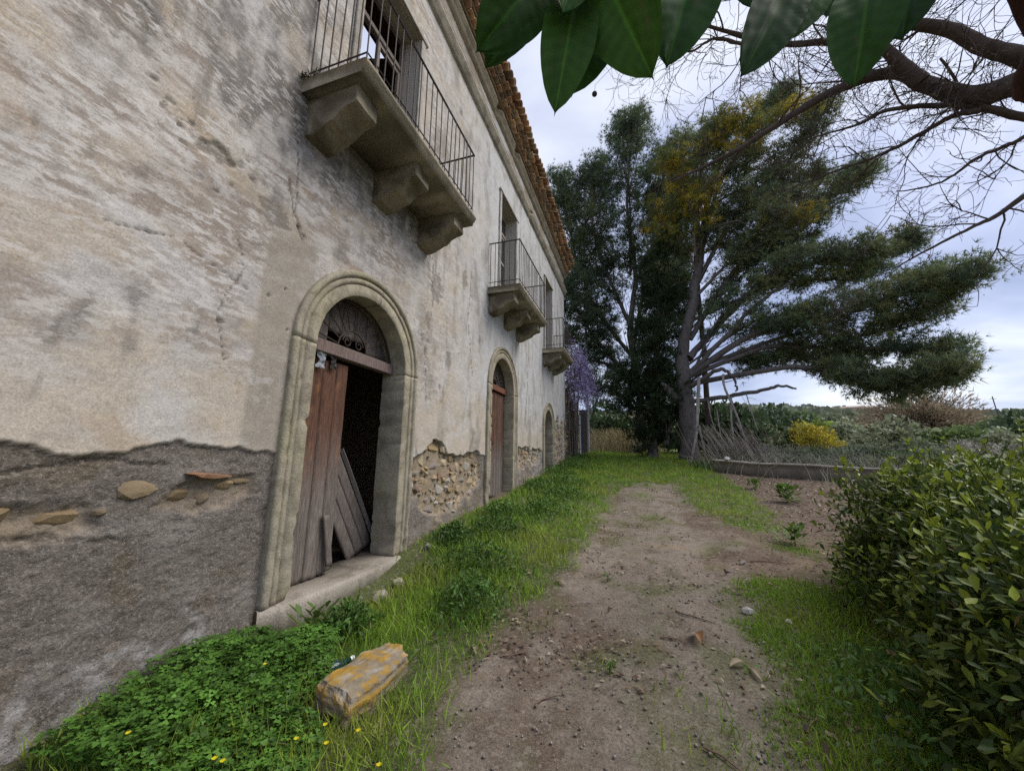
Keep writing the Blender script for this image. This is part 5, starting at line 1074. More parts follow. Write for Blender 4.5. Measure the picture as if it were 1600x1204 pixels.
# shoots that stand clear of the mass, whorled with pale new leaves
tb = TB(); sp, sd_, sn, ssz, scol = [], [], [], [], []
for k in range(420):
    p, d_, _ = on_blobs(1); p, d_ = p[0], d_[0]
    if p[2] < 0.7 + 0.08 * p[1]: continue
    up = np.array([d_[0] * .45, d_[1] * .45, random.uniform(.6, 1.0)]) + RNG.normal(size=3) * .2; up /= np.linalg.norm(up); h = random.uniform(.12, .38) if k > 14 else random.uniform(.4, .6)
    L_ = smooth_line([p - up * .25, p + up * h * .5, p + up * h + RNG.normal(size=3) * .02], 6); tb.add(L_, np.linspace(.006, .003, 6), 4, (0.10, 0.12, 0.04))
    for j in range(12):
        t = .35 + .65 * j / 11; b_ = L_[min(5, int(t * 5.99))]; a = j * 2.4; s1 = np.cross(up, [1, .2, 0]); s1 /= np.linalg.norm(s1); s2 = np.cross(up, s1)
        o_ = s1 * math.cos(a) + s2 * math.sin(a); sp.append(b_); sd_.append(o_ * (1.1 - .5 * t) + up * (.5 + t * .6)); sn.append(up - o_ * .3); ssz.append(random.uniform(.04, .08)); g_ = random.uniform(.7, 1.25); scol.append((0.30 * g_, 0.37 * g_, 0.04 * g_))
st_ = keep(link('stems', tb.mesh('stems', M_twig)), hg); st_['kind'] = 'stuff'
pos = np.concatenate([pos, sp]); ldir = np.concatenate([ldir, sd_]); lnr = np.concatenate([lnr, sn]); sz = np.concatenate([sz, ssz]); col = np.concatenate([col, scol]); q = np.concatenate([q, np.full(len(sp), 1.1)])
v = pos - EYE; dep = v @ CAM_F; ix = 800 + FPX * (v @ CAM_R) / dep; iy = 602 - FPX * (v @ CAM_U) / dep
score = np.where((dep > .3) & (ix > 1180) & (ix < 1590) & (iy > 660) & (iy < 1190) & (q > .98), sz / dep, 0) * RNG.uniform(.5, 1.0, len(q)); top = np.argsort(-score)[:300]
rest = np.ones(len(pos), bool); rest[top] = False
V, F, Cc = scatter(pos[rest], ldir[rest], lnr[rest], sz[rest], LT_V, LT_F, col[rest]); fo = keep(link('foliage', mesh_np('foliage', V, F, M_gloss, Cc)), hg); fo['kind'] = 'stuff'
LM = [mesh_np('leaf', LT_V, LT_F, M_gloss, np.tile(np.array(c), (7, 1))) for c in ((0.062, 0.105, 0.024), (0.10, 0.14, 0.022), (0.19, 0.24, 0.028), (0.30, 0.36, 0.036))]
for i in top:
    D_ = ldir[i] / np.linalg.norm(ldir[i]); S_ = np.cross(D_, lnr[i]); S_ /= np.linalg.norm(S_); N_ = np.cross(S_, D_)
    o = link('leaf', LM[int(np.argmin([abs(col[i][1] - g_) for g_ in (.10, .14, .24, .36)]))]); s_ = sz[i]
    o.matrix_basis = Matrix(((S_[0] * s_, D_[0] * s_, N_[0] * s_, pos[i][0]), (S_[1] * s_, D_[1] * s_, N_[1] * s_, pos[i][1]), (S_[2] * s_, D_[2] * s_, N_[2] * s_, pos[i][2]), (0, 0, 0, 1))); keep(o, hg)

# ================================================================== SCRUB AND HILLSIDE
def dirx(px, r):
    d_ = ray(px, 715); d_ = np.array([d_[0], d_[1]]) / np.hypot(d_[0], d_[1]); x_, y_ = 3 + d_[0] * r, d_[1] * r; return x_, y_, float(ground_z(x_, y_))
def bush_mesh(seed, col, n=1500, leaf=.16, rag=.35, twig_only=False, squash=.8):
    r = np.random.default_rng(seed); d_ = r.normal(size=(n, 3)); d_ /= np.linalg.norm(d_, axis=1)[:, None]; d_[:, 2] = np.abs(d_[:, 2])
    lob = 1 + rag * (np.sin(d_[:, 0] * 5 + seed) * np.sin(d_[:, 1] * 4.3 + seed * 2) + .7 * np.sin(d_[:, 2] * 7 + d_[:, 0] * 6 + seed)) * .6
    rr = lob * r.uniform(.35, 1.0, n) ** .5; p = d_ * rr[:, None] * [1, 1, squash]
    c = np.array(col) * r.uniform(.55, 1.4, (n, 1)) * (1 + .25 * np.sin(d_[:, :1] * 9 + seed))
    if twig_only:
        tb_ = TB()
        for i in range(0, n, 4): tb_.add([p[i] * .1, p[i] * .6 + r.normal(size=3) * .05, p[i] * 1.05], [.010, .005, .002], 3, c[i])
        V, F = np.concatenate(tb_.V), np.concatenate(tb_.F); c2 = np.concatenate(tb_.C); v2, f2, c3 = scatter(p, d_ + r.normal(size=(n, 3)) * .5, r.normal(size=(n, 3)), r.uniform(.05, .12, n), [(-.12, 0, 0), (.12, 0, 0), (0, 1, 0)], [(0, 1, 2)], c)
        V, F, c2 = soup([(V, F, c2), (v2, f2, c3)]); return mesh_np('crown', V, F, M_leaf, c2)
    V, F, C2 = scatter(p, d_ + r.normal(size=(n, 3)) * .9, d_ + r.normal(size=(n, 3)) * .8, r.uniform(.5, 1.2, n) * leaf, [(-.35, 0, 0), (.35, 0, 0), (.3, .8, .1), (0, 1.1, 0), (-.3, .8, .1)], [(0, 1, 2, 3, 4)], c)
    return mesh_np('crown', V, F, M_leaf, C2)
def trunklet():
    t_ = TB(); 
    for k in range(4): t_.add([(random.uniform(-.08, .08), random.uniform(-.08, .08), -.25), (random.uniform(-.2, .2), random.uniform(-.2, .2), .3), (random.uniform(-.4, .4), random.uniform(-.4, .4), .6)], [.05, .03, .012], 5, (.12, .10, .085))
    return t_.mesh('trunk', M_bark)
TRK = trunklet()
BUSH = {'olive': [bush_mesh(s_, (0.25, 0.28, 0.165), leaf=.13) for s_ in (1, 2, 3)], 'green': [bush_mesh(s_, (0.165, 0.23, 0.08), leaf=.13) for s_ in (4, 5)], 'dark': [bush_mesh(s_, (0.08, 0.12, 0.055), n=2200, leaf=.12) for s_ in (6, 7)],
        'broom': [bush_mesh(8, (0.50, 0.43, 0.06), n=2600, leaf=.09)], 'brown': [bush_mesh(9, (0.34, 0.27, 0.175), n=5000, leaf=.08, twig_only=True, squash=.75)], 'grey': [bush_mesh(s_, (0.40, 0.38, 0.335), n=2600, twig_only=True) for s_ in (10, 11)], 'lime': [bush_mesh(12, (0.22, 0.28, 0.05), leaf=.12)]}
def bush(kind, px, r, size, label, group=None, lift=0.0, ht=1.0, cat='bush'):
    x_, y_, z_ = dirx(px, r); t_ = thing('bush' if cat == 'bush' else 'tree', (x_, y_, z_), label, cat, group); s_ = size / 2
    a = random.uniform(0, 6.28); rot = (0, 0, a)
    c = link('crown', random.choice(BUSH[kind]), loc=(x_, y_, z_ + lift + s_ * .12), rot=rot, scale=(s_, s_, s_ * ht)); keep(c, t_)
    k = link('trunk', TRK, loc=(x_, y_, z_ + s_ * .2), rot=rot, scale=(s_, s_, s_ * ht)); keep(k, t_); return t_
bush('broom', 1272, 24, 2.0, 'rounded broom bush covered in yellow blossom beyond the low wall', ht=1.35, lift=.3)
bush('broom', 1298, 23.5, 1.3, 'small straggly yellow broom just right of the rounded yellow one')
bush('brown', 1446, 46, 7.8, 'wide bare brown-twigged tree standing out on the hillside', ht=1.15, cat='tree', lift=.5)
bush('dark', 1178, 25, 3.6, 'dark evergreen shrub right behind the fallen branches', ht=1.3)
bush('dark', 1215, 40, 5.2, 'dark round evergreen left of the yellow broom, further up the slope', ht=1.15)
bush('olive', 1214, 24, 2.2, 'pale grey-green shrub between the fallen branches and the yellow broom', ht=1.2)
bush('lime', 1285, 36, 3.4, 'lime-green bush directly above the yellow broom', ht=1.1)
bush('olive', 1330, 33, 3.6, 'silvery olive bush just right of the yellow broom', ht=.95)
bush('olive', 1355, 26, 2.4, 'low silvery bush behind the middle of the low wall', ht=.8)
bush('green', 1255, 62, 6, 'leafy green tree on the slope under the pine limbs', ht=1.0, cat='tree')
bush('dark', 940, 30, 5.0, 'dark bush closing the gap between house and trees', ht=1.3)
bush('green', 972, 33, 4.5, 'green bush on the bank at the top of the grassy track', ht=1.0)
bush('dark', 1118, 24, 4.4, 'dark shrub behind the pine trunk', ht=1.35)
bush('olive', 1145, 34, 4.4, 'grey-green shrub seen between trunk and fallen branches', ht=1.1)
for j, (px_, r_, sz_, kd_) in enumerate(((1235, 18.5, 1.5, 'olive'), (1268, 19, 1.6, 'green'), (1310, 18, 1.7, 'olive'), (1345, 19.5, 1.9, 'olive'), (1388, 18.5, 1.6, 'green'), (1430, 20, 2.2, 'olive'), (1475, 19, 1.8, 'olive'), (1530, 21, 2.2, 'grey'), (1575, 24, 2.6, 'olive'), (1220, 17.2, 1.3, 'grey'), (1255, 17.4, 1.4, 'olive'), (1292, 17, 1.2, 'grey'), (1330, 17.2, 1.5, 'olive'), (1368, 17, 1.3, 'grey'), (1410, 17.6, 1.5, 'olive'), (1452, 17.5, 1.4, 'green'), (1500, 18, 1.7, 'olive'), (1195, 19.5, 1.5, 'grey'))):
    bush(kd_, px_, r_, sz_, ('first', 'second', 'third', 'fourth', 'fifth', 'sixth', 'seventh', 'eighth', 'ninth')[j % 9] + (' from the left in the rear row of low bushes behind the low wall' if j < 9 else ' counted along the front row of low bushes right against the low wall'), 'low bushes close behind the wall', ht=.8)
kinds = ['olive'] * 5 + ['green'] * 3 + ['grey'] + ['dark']
LBL = {'olive': 'silvery grey-green scrub bush dotted over the hillside', 'green': 'mid-green scrub bush dotted over the hillside', 'grey': 'leafless grey twiggy shrub dotted over the hillside', 'dark': 'dark evergreen scrub bush dotted over the hillside'}
for k in range(120):
    r = math.exp(random.uniform(math.log(27), math.log(205))); px = random.uniform(1120, 1680) if k % 6 else random.uniform(900, 1130); kd = random.choice(kinds)
    if px > 1480 and 55 < r < 120 and random.random() < .75: continue
    band = 'low on the slope' if r < 48 else 'halfway up the slope' if r < 100 else 'high on the far slope'
    zone = 'behind the trees' if px < 1130 else 'below the pine limbs' if px < 1300 else 'around the bare brown tree' if px < 1480 else 'by the green fields at far right'
    bush(kd, px, r, random.uniform(1.5, 3.2) + r * .013, LBL[kd].replace('dotted over the hillside', band + ' ' + zone), 'scrub %s %s' % (band, zone), ht=random.uniform(.7, 1.1))
# dry brush behind the low wall and on the bank to the left of the pine
def brush(name, label, spots, colr, hgt, n):
    tb_ = TB()
    for k in range(n):
        px, r = random.choice(spots); px += random.gauss(0, 22); r += random.gauss(0, 1.0); x_, y_, z_ = dirx(px, r); h = random.uniform(.5, 1.0) * hgt; d_ = RNG.normal(size=2) * .5 * h
        g_ = random.uniform(.55, 1.35); tb_.add([(x_, y_, z_ - .05), (x_ + d_[0] * .4, y_ + d_[1] * .4, z_ + h * .6), (x_ + d_[0], y_ + d_[1], z_ + h)], [.011, .008, .005], 3, np.array(colr) * g_)
    tag(link(name, tb_.mesh(name, M_twig)), label, 'brushwood', kind='stuff')
brush('dry_brush', 'tangle of dry grey stems behind the low wall', [(p, r) for p in range(1130, 1400, 12) for r in (16, 17.5, 19, 21, 23)], (0.30, 0.30, 0.215), 0.7, 2200)
brush('dry_grass', 'bank of dry tan stalks between the house and the pine', [(p, r) for p in range(925, 1010, 12) for r in (24, 26, 28)], (0.42, 0.35, 0.20), 1.5, 1800)
# far treeline reads as one mass
n = 9000; rr = RNG.uniform(140, 260, n); pxs = RNG.uniform(1000, 1750, n); dd = np.stack([ray(p, 715)[:2] for p in pxs]); dd /= np.linalg.norm(dd, axis=1)[:, None]
fx, fy_ = 3 + dd[:, 0] * rr, dd[:, 1] * rr; keepm = fbm(fx / 14, fy_ / 14, 3, 77) > -.05; fx, fy_ = fx[keepm], fy_[keepm]; n = len(fx); fz_ = ground_z(fx, fy_) + RNG.uniform(0, 2.3, n)
V, F, Cc = scatter(np.stack([fx, fy_, fz_], 1), runit(n) + [0, 0, .6], runit(n), RNG.uniform(1.0, 2.2, n), [(-.5, 0, 0), (.5, 0, 0), (.5, .7, .1), (0, 1, 0), (-.5, .7, .1)], [(0, 1, 2, 3, 4)], np.array([0.19, 0.215, 0.14]) * RNG.uniform(.5, 1.4, (n, 1)))
tag(link('woodland', mesh_np('woodland', V, F, M_leaf, Cc)), 'low grey-green woodland along the distant ridge', 'woodland', kind='stuff')
# distant houses and pole
for k, (px, r, w_, h_, cw, lab) in enumerate(((1328, 190, 6, 1.7, (.62, .58, .52), 'low white farm building, leftmost of those far off on the ridge'), (1350, 188, 4, 2.2, (.62, .50, .44), 'small pinkish house in the middle of the distant ridge houses'), (1374, 190, 4, 2.6, (.66, .63, .58), 'small white house, rightmost of those on the distant ridge'))):
    x_, y_, z_ = dirx(px, r); z_ += 1.5; t_ = thing('distant_house', (x_, y_, z_), lab, 'house', 'houses far off on the ridge'); a = math.atan2(y_, x_ - 3) - math.pi / 2
    def hp(name, mb, mat):
        o = link(name, mb.mesh(name, mat), loc=(x_, y_, z_), rot=(0, 0, a)); return keep(o, t_)
    hp('wall', MB().box((-w_ / 2, -3, -3), (w_ / 2, 3, h_), cw), M_paint)
    m_ = MB(); m_.add([(-w_ / 2 - .3, -3.4, h_), (w_ / 2 + .3, -3.4, h_), (w_ / 2 + .3, 0, h_ + .9), (-w_ / 2 - .3, 0, h_ + .9), (w_ / 2 + .3, 3.4, h_), (-w_ / 2 - .3, 3.4, h_)], [(0, 1, 2, 3), (3, 2, 4, 5), (0, 3, 5), (1, 4, 2), (0, 5, 4, 1)], (.40, .30, .24)); hp('roof', m_, M_tile)
    for j in range(2 if w_ < 9 else 3): xx = -w_ / 2 + w_ * (j + .5) / (2 if w_ < 9 else 3); hp('window', MB().box((xx - .35, -3.06, .6), (xx + .35, -3.01, 1.4), (.05, .05, .055)), M_paint)
x_, y_, z_ = dirx(1576, 130); tp = thing('utility_pole', (x_, y_, z_), 'thin leaning utility pole on the skyline at the far right', 'pole')
MB().tube([(x_, y_, z_ - .3), (x_ - .5, y_, z_ + 6.5)], .09, 6, (.10, .09, .085)).obj('pole', M_bark, tp); MB().tube([(x_ - 1.0, y_, z_ + 6.0), (x_ + .1, y_, z_ + 6.0)], .04, 5, (.10, .09, .085)).obj('crossarm', M_bark, tp)

# ================================================================== fallen branches at the foot of the pine
FB = [([(1092, 590), (1090, 640), (1088, 680), (1078, 712)], .085, 'pale thick broken limb propped upright against the pine trunk'), ([(1092, 665), (1100, 700), (1108, 728)], .05, 'short forked branch leaning out from the foot of the pine trunk'),
      ([(1130, 585), (1132, 605), (1150, 645), (1170, 700), (1190, 738)], .055, 'long hooked dead branch slanting from the arched limb to the low wall'), ([(1142, 620), (1143, 660), (1150, 700), (1158, 738)], .05, 'straight grey dead branch hanging down beside the hooked one'),
      ([(1165, 612), (1175, 645), (1184, 672)], .022, 'thin dead branch hanging at the right of the broken ones'), ([(1106, 625), (1112, 655), (1126, 690)], .022, 'slim dead branch hanging close to the pine trunk'),
      ([(1150, 660), (1175, 700), (1205, 737)], .035, 'dead branch at a low slant, right of the straight grey one'), ([(1095, 690), (1130, 712), (1168, 737)], .04, 'fallen branch lying lowest, from trunk to low wall'),
      ([(1120, 640), (1128, 690), (1140, 736)], .028, 'slim upright dead branch between trunk and straight grey branch'), ([(1160, 690), (1190, 715), (1225, 738)], .03, 'rightmost fallen branch, nearly flat on the brush')]
for k, (px, r, lab) in enumerate(FB):
    t_ = [at_y(a, b, 18.9 - 1.6 * (i / (len(px) - 1)) + random.uniform(-.15, .15)) for i, (a, b) in enumerate(px)]
    gz = float(ground_z(t_[-1][0], t_[-1][1]))
    if t_[-1][2] < gz + .8: t_[-1][2] = gz + .02
    L_ = smooth_line(t_, 12); fb_ = thing('fallen_branch', tuple(L_[-1]), lab, 'branch', 'dead branches at the foot of the pine'); tb_ = TB(); tb_.add(L_, np.linspace(r, r * .6, 12), 6, (0.33, 0.295, 0.255))
    for j in range(5):
        i = random.randint(2, 10); e_ = L_[i] + RNG.normal(size=3) * [.3, .25, .2] + [0, 0, .12]; tb_.add([L_[i], (L_[i] + e_) / 2 + RNG.normal(size=3) * .05, e_], [r * .4, r * .3, .006], 4, (0.22, 0.195, 0.165))
    keep(link('wood', tb_.mesh('wood', M_bark)), fb_)
tb_ = TB()
for k in range(260):
    px = random.gauss(1165, 30); x_, y_, z_ = dirx(px, random.uniform(16.2, 18.5)); a = random.uniform(-.9, .3); h = random.uniform(.5, 1.9); d_ = np.array([-math.cos(a) * .6, math.sin(a) * .5, 1.0]); d_ /= np.linalg.norm(d_)
    tb_.add([(x_, y_, z_), np.array([x_, y_, z_]) + d_ * h * .5 + RNG.normal(size=3) * .05, np.array([x_, y_, z_]) + d_ * h], [.02, .014, .006], 4, np.array([.33, .29, .24]) * random.uniform(.6, 1.3))
tag(link('brushwood', tb_.mesh('brushwood', M_twig)), 'heap of thin dead sticks under the pine by the low wall', 'brushwood', kind='stuff')

# ================================================================== near things on the ground
def gz1(x_, y_): return float(ground_z(x_, y_))
# lichen-covered block
bm = bmesh.new(); bmesh.ops.create_cube(bm, size=1.0); bmesh.ops.subdivide_edges(bm, edges=list(bm.edges), cuts=17, use_grid_fill=True)
me = bpy.data.meshes.new('stone_block'); bm.to_mesh(me); bm.free()
co = np.array([v.co for v in me.vertices]); L_ = np.abs(co).max(1); rnd = co / np.linalg.norm(co, axis=1)[:, None] * .62; co = co * .78 + rnd * .22
t3 = lambda f, o, sd: (fbm(co[:, 0] * f, co[:, 1] * f * 1.6, o, sd) + fbm(co[:, 1] * f * 1.6, co[:, 2] * f, o, sd + 1) + fbm(co[:, 2] * f, co[:, 0] * f, o, sd + 2)) / 1.6; nn = t3(2.6, 4, 881); n3 = t3(9, 4, 889)
co2 = co * (1 + .20 * nn + .05 * n3)[:, None]; co2[:, 2] += .12 * co[:, 1] - .10 * sst(.1, .5, co[:, 0] + .3 * nn); co2[:, 0] *= 1 - .25 * sst(0, .5, co[:, 1]); co2 += (t3(8, 4, 885) * .035)[:, None] * rnd; co2 *= [.27, .54, .23]
for i, v in enumerate(me.vertices): v.co = co2[i]
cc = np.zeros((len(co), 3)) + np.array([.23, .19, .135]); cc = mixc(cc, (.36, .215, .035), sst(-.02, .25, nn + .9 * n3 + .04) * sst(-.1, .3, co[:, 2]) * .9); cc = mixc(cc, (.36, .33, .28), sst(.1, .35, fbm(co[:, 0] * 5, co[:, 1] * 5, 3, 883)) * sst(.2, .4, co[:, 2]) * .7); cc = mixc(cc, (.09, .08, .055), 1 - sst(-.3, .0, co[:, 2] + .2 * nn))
ca = np.ones((len(co), 4), np.float32); ca[:, :3] = cc; at_ = me.attributes.new('Col', 'FLOAT_COLOR', 'POINT'); at_.data.foreach_set('color', ca.ravel()); me.materials.append(M_stone)
tag(link('stone_block', me, loc=(1.34, 2.24, .25), rot=(-.06, .10, -.10)), 'squared stone block crusted with orange lichen lying in the grass', 'stone')
# glass bottle half hidden behind it
bo = thing('bottle', (1.02, 2.22, .36), 'dark teal glass bottle with pale label lying behind the stone block', 'bottle')
def lathe(name, prof, mat, parent, Mx):
    n = 16; V = []; F = []
    for (x_, r) in prof: V += [Mx @ Vector((x_, r * math.cos(a), r * math.sin(a))) for a in np.arange(n) * 2 * math.pi / n]
    for i in range(len(prof) - 1):
        for j in range(n): F.append((i * n + j, i * n + (j + 1) % n, (i + 1) * n + (j + 1) % n, (i + 1) * n + j))
    o = MB().add(V, F).obj(name, mat, parent, smooth=True); return o
Mx = Matrix.Translation((1.03, 2.26, .265)) @ Matrix.Rotation(1.15, 4, 'Z') @ Matrix.Rotation(-.12, 4, 'Y')
lathe('body', [(-.13, 0), (-.13, .036), (-.12, .04), (.04, .04), (.07, .034), (.095, .017), (.15, .0145), (.15, 0)], material('teal glass', .15, .5, color=(.012, .045, .045), var=0, bump=0), bo, Mx)
lathe('label', [(-.118, .041), (-.085, .041)], material('paper label', .8, .2, color=(.42, .50, .55), bump=0), bo, Mx); lathe('cap', [(.145, .016), (.17, .016), (.17, 0)], M_iron, bo, Mx)
# rags caught on the top of the first door
def rag(loc, size, col, lab, seed):
    n = 12; u, v = np.meshgrid(np.linspace(-.5, .5, n), np.linspace(0, 1, n)); x_ = .25 * fbm(u * 3, v * 3, 3, seed) + .08; y_ = u * (1 - .45 * np.sin(v * 3)) + .2 * fbm(u * 4, v * 4, 3, seed + 1); z_ = -v * 1.2 + .2 * fbm(u * 4, v * 4, 2, seed + 2)
    V = np.stack([x_, y_, z_], -1).reshape(-1, 3) * size + np.array(loc); idx = np.arange(n * n).reshape(n, n); F = np.stack([idx[:-1, :-1], idx[:-1, 1:], idx[1:, 1:], idx[1:, :-1]], -1).reshape(-1, 4)
    tag(link('rag', mesh_np('rag', V, F, M_petal, np.zeros((n * n, 3)) + np.array(col))), lab, 'rag')
rag((-.19, 3.12, 2.72), .15, (.42, .45, .48), 'crumpled pale rag caught under the transom of the first door', 31); rag((-.19, 3.30, 2.71), .12, (.075, .07, .065), 'dark rag dangling beside the pale one on the first door', 35)
# loose stones
GS = [stone_mesh(970 + k, c) for k, c in enumerate(((.30, .27, .23), (.38, .34, .28), (.22, .20, .18), (.52, .50, .47)))]
for (x_, y_, s_, k, lab) in ((.42, 3.62, .15, 1, 'pale rounded stone under the first doorstep'), (.44, 3.30, .13, 0, 'grey stone under the first doorstep, nearer one'), (.40, 3.95, .12, 1, 'small pale stone at the far end of the first doorstep'), (.56, 2.20, .12, 2, 'grey pebble-like rock poking out of the clover by the wall'),
                             (3.86, 4.13, .085, 3, 'white stone in the thin grass right of the path'), (4.12, 4.0, .05, 3, 'smaller white stone farthest right in the thin grass'), (4.1, 5.38, .07, 2, 'dark stone on the bare earth toward the hedge'), (3.9, 5.1, .05, 2, 'small dark stone left of the bigger dark one'), (5.75, 14.35, .2, 3, 'white stone sitting on the near end of the low wall')):
    z_ = gz1(x_, y_) + s_ * .25 + (.43 if y_ > 14 else 0)
    tag(link('stone', GS[k], loc=(x_, y_, z_), rot=(random.uniform(-.3, .3), random.uniform(-.3, .3), random.uniform(0, 6)), scale=(s_ * 1.2, s_, s_ * .75)), lab, 'stone')
for k in range(10):
    x_ = random.uniform(.25, .6); y_ = random.uniform(4.7, 7.6); s_ = random.uniform(.06, .14)
    tag(link('rubble_stone', random.choice(STM), loc=(x_, y_, gz1(x_, y_) + s_ * .2), rot=(random.uniform(-1, 1), random.uniform(-1, 1), random.uniform(0, 6)), scale=(s_, s_ * 1.2, s_ * .8)), 'loose rubble stone fallen at the foot of the wall between the doorways', 'stone', 'rubble fallen at the wall foot')
# twigs, curled leaves, chips
def curled_leaf(x_, y_, L_, w_, a, col, lab):
    nu, nv = 8, 5; u, v = np.meshgrid(np.linspace(0, 1, nu), np.linspace(-1, 1, nv), indexing='ij'); pr = np.sin(np.pi * u ** .9) ** .7
    p = np.stack([u * L_, v * pr * w_ / 2, .01 + np.abs(v) ** 2 * pr * w_ * .45 + .02 * np.sin(u * 3)], -1).reshape(-1, 3); ca_, sa_ = math.cos(a), math.sin(a); p = np.stack([p[:, 0] * ca_ - p[:, 1] * sa_ + x_, p[:, 0] * sa_ + p[:, 1] * ca_ + y_, p[:, 2] + gz1(x_, y_)], 1)
    idx = np.arange(nu * nv).reshape(nu, nv); F = np.stack([idx[:-1, :-1], idx[:-1, 1:], idx[1:, 1:], idx[1:, :-1]], -1).reshape(-1, 4); tag(link('dry_leaf', mesh_np('dry_leaf', p, F, M_leaf, np.zeros((nu * nv, 3)) + np.array(col))), lab, 'leaf')
curled_leaf(3.36, 3.58, .17, .075, -1.45, (.36, .20, .10), 'curled orange-brown dry leaf in the middle of the path')
curled_leaf(3.53, 3.24, .13, .05, .4, (.45, .37, .25), 'pale dry leaf lying below the orange-brown one'); curled_leaf(3.70, 3.16, .15, .04, 1.9, (.46, .39, .28), 'pale slender dry leaf right of the other pale one'); curled_leaf(2.22, 4.25, .16, .06, 2.4, (.50, .43, .31), 'pale strip of dry leaf at the left edge of the path'); curled_leaf(1.82, 2.84, .12, .035, 2.2, (.42, .34, .22), 'small dry leaf by the grass near the stone block')
for k, (x_, y_, L_, a, lab) in enumerate(((3.25, 3.9, .32, -1.1, 'forked twig above the orange-brown leaf'), (3.1, 3.45, .22, .5, 'short twig left of the orange-brown leaf'), (4.2, 5.45, .5, .1, 'long twig on bare earth toward the hedge'), (2.0, 2.9, .2, .3, 'dark twig at the grass edge near the stone block'), (3.25, 2.45, .2, -.6, 'pale twig at the bottom of the path'), (3.8, 2.75, .3, .9, 'crooked twig in thin grass near the hedge'), (2.35, 2.5, .24, 1.3, 'thin twig low on the left side of the path'))):
    tb_ = TB(); p = [np.array([x_, y_, gz1(x_, y_) + .012])]; d_ = np.array([math.cos(a), math.sin(a), .02])
    for i in range(6): d_ = d_ + RNG.normal(size=3) * [.25, .25, .03]; d_[2] = abs(d_[2]) * .5; d_ /= np.linalg.norm(d_); q = p[-1] + d_ * L_ / 6; q[2] = gz1(q[0], q[1]) + .012; p.append(q)
    tb_.add(p, np.linspace(.007, .003, 7), 5, (.17, .12, .085)); e_ = p[3] + np.array([-d_[1], d_[0], .08]) * L_ * .4; tb_.add([p[3], e_], [.004, .002], 4, (.17, .12, .085)); tag(link('twig', tb_.mesh('twig', M_twig)), lab, 'twig')

# --- loose gravel, leaf litter
def spread(n, x0, x1, y0, y1, fn):
    t = RNG.random(n); yy = y0 * (y1 / y0) ** t; xx = RNG.uniform(x0, x1, n); k = RNG.random(n) < fn(xx, yy); return xx[k], yy[k]
OV = np.array([(1, 0, 0), (-1, 0, 0), (0, 1, 0), (0, -1, 0), (0, 0, 1), (0, 0, -.4)]) * .5; OF = [(0, 2, 4), (2, 1, 4), (1, 3, 4), (3, 0, 4), (2, 0, 5), (1, 2, 5), (3, 1, 5), (0, 3, 5)]
xx, yy = spread(30000, 1.3, 6.2, 1.6, 12, lambda a, b: (1 - masks(a, b)[0] * .9) * (.35 + .65 * sst(-.1, .3, fbm(a * 1.5, b * 1.5, 3, 301)))); n = len(xx)
s_ = .003 + .024 * RNG.random(n) ** 7 + .0005 * yy; g_ = .20 + .24 * RNG.random((n, 1)) ** 1.6; V, F, Cc = scatter(np.stack([xx, yy, ground_z(xx, yy) + s_ * .25], 1), runit(n) * [1, 1, .3], runit(n) * .3 + [0, 0, 1], s_, OV, OF, g_ * np.array([1, .89, .77]))
tag(link('gravel', mesh_np('gravel', V, F, M_stone, Cc)), 'loose gravel scattered along the dirt track', 'gravel', kind='stuff')
xx, yy = spread(34000, 1.5, 10.5, 1.6, 14.5, lambda a, b: np.clip(.40 * sst(-.1, .3, fbm(a * 1.1, b * 1.1, 3, 302)) + .9 * masks(a, b)[1], 0, 1)); n = len(xx)
s_ = RNG.uniform(.02, .06, n) * (1 + .04 * yy); c_ = np.array([(.25, .17, .10), (.16, .10, .065), (.36, .28, .18), (.10, .07, .05), (.42, .36, .27)])[RNG.integers(5, size=n)] * RNG.uniform(.7, 1.2, (n, 1))
V, F, Cc = scatter(np.stack([xx, yy, ground_z(xx, yy) + .012], 1), runit(n) * [1, 1, .35] + [0, 0, .1], runit(n) * .6 + [0, 0, 1], s_, [(0, 0, 0), (.22, .4, .1), (0, 1, .05), (-.22, .45, .12)], [(0, 1, 2, 3)], c_)
tag(link('leaf_litter', mesh_np('leaf_litter', V, F, M_leaf, Cc)), 'brown leaf litter over the bare earth and track', 'leaf litter', kind='stuff')

# --- grass
def grassfield(n, x0, x1, y0, y1, hfun, fn, seed, wid=.0045):
    xx, yy = spread(n, x0, x1, y0, y1, fn); n = len(xx); h = hfun(xx, yy) * RNG.uniform(.45, 1.25, n); z_ = ground_z(xx, yy)
    le = RNG.normal(size=(n, 2)) * .45; d_ = np.stack([le[:, 0], le[:, 1], np.ones(n)], 1); w_ = wid * (1 + .16 * yy) * RNG.uniform(.7, 1.5, n)
    tv = [(-.5, 0, 0), (.5, 0, 0), (-.42, .5, .06), (.42, .5, .06), (0, 1, .28)]; tf4 = [(0, 1, 3, 2)]; tone = fbm(xx * 1.2, yy * 1.2, 3, seed)
    c = mixc(np.array([.275, .42, .046]) + np.zeros((n, 3)), (.19, .325, .042), sst(-.2, .3, tone)); c = mixc(c, (.33, .36, .06), sst(.0, .4, fbm(xx * .8, yy * .8, 2, seed + 1)) * .6); dry = RNG.random(n) < .05; c[dry] = (.30, .25, .13); c *= RNG.uniform(.65, 1.35, (n, 1))
    pos = np.stack([xx, yy, z_ - .01], 1); nr = runit(n) * [1, 1, .1]
    a = scatter(pos, d_, nr, h, tv, tf4, c, w_); b = a[1]; base_i = (np.arange(n) * 5)[:, None]; tri = base_i + np.array([[2, 3, 4]])
    return a[0], [b, tri], a[2]
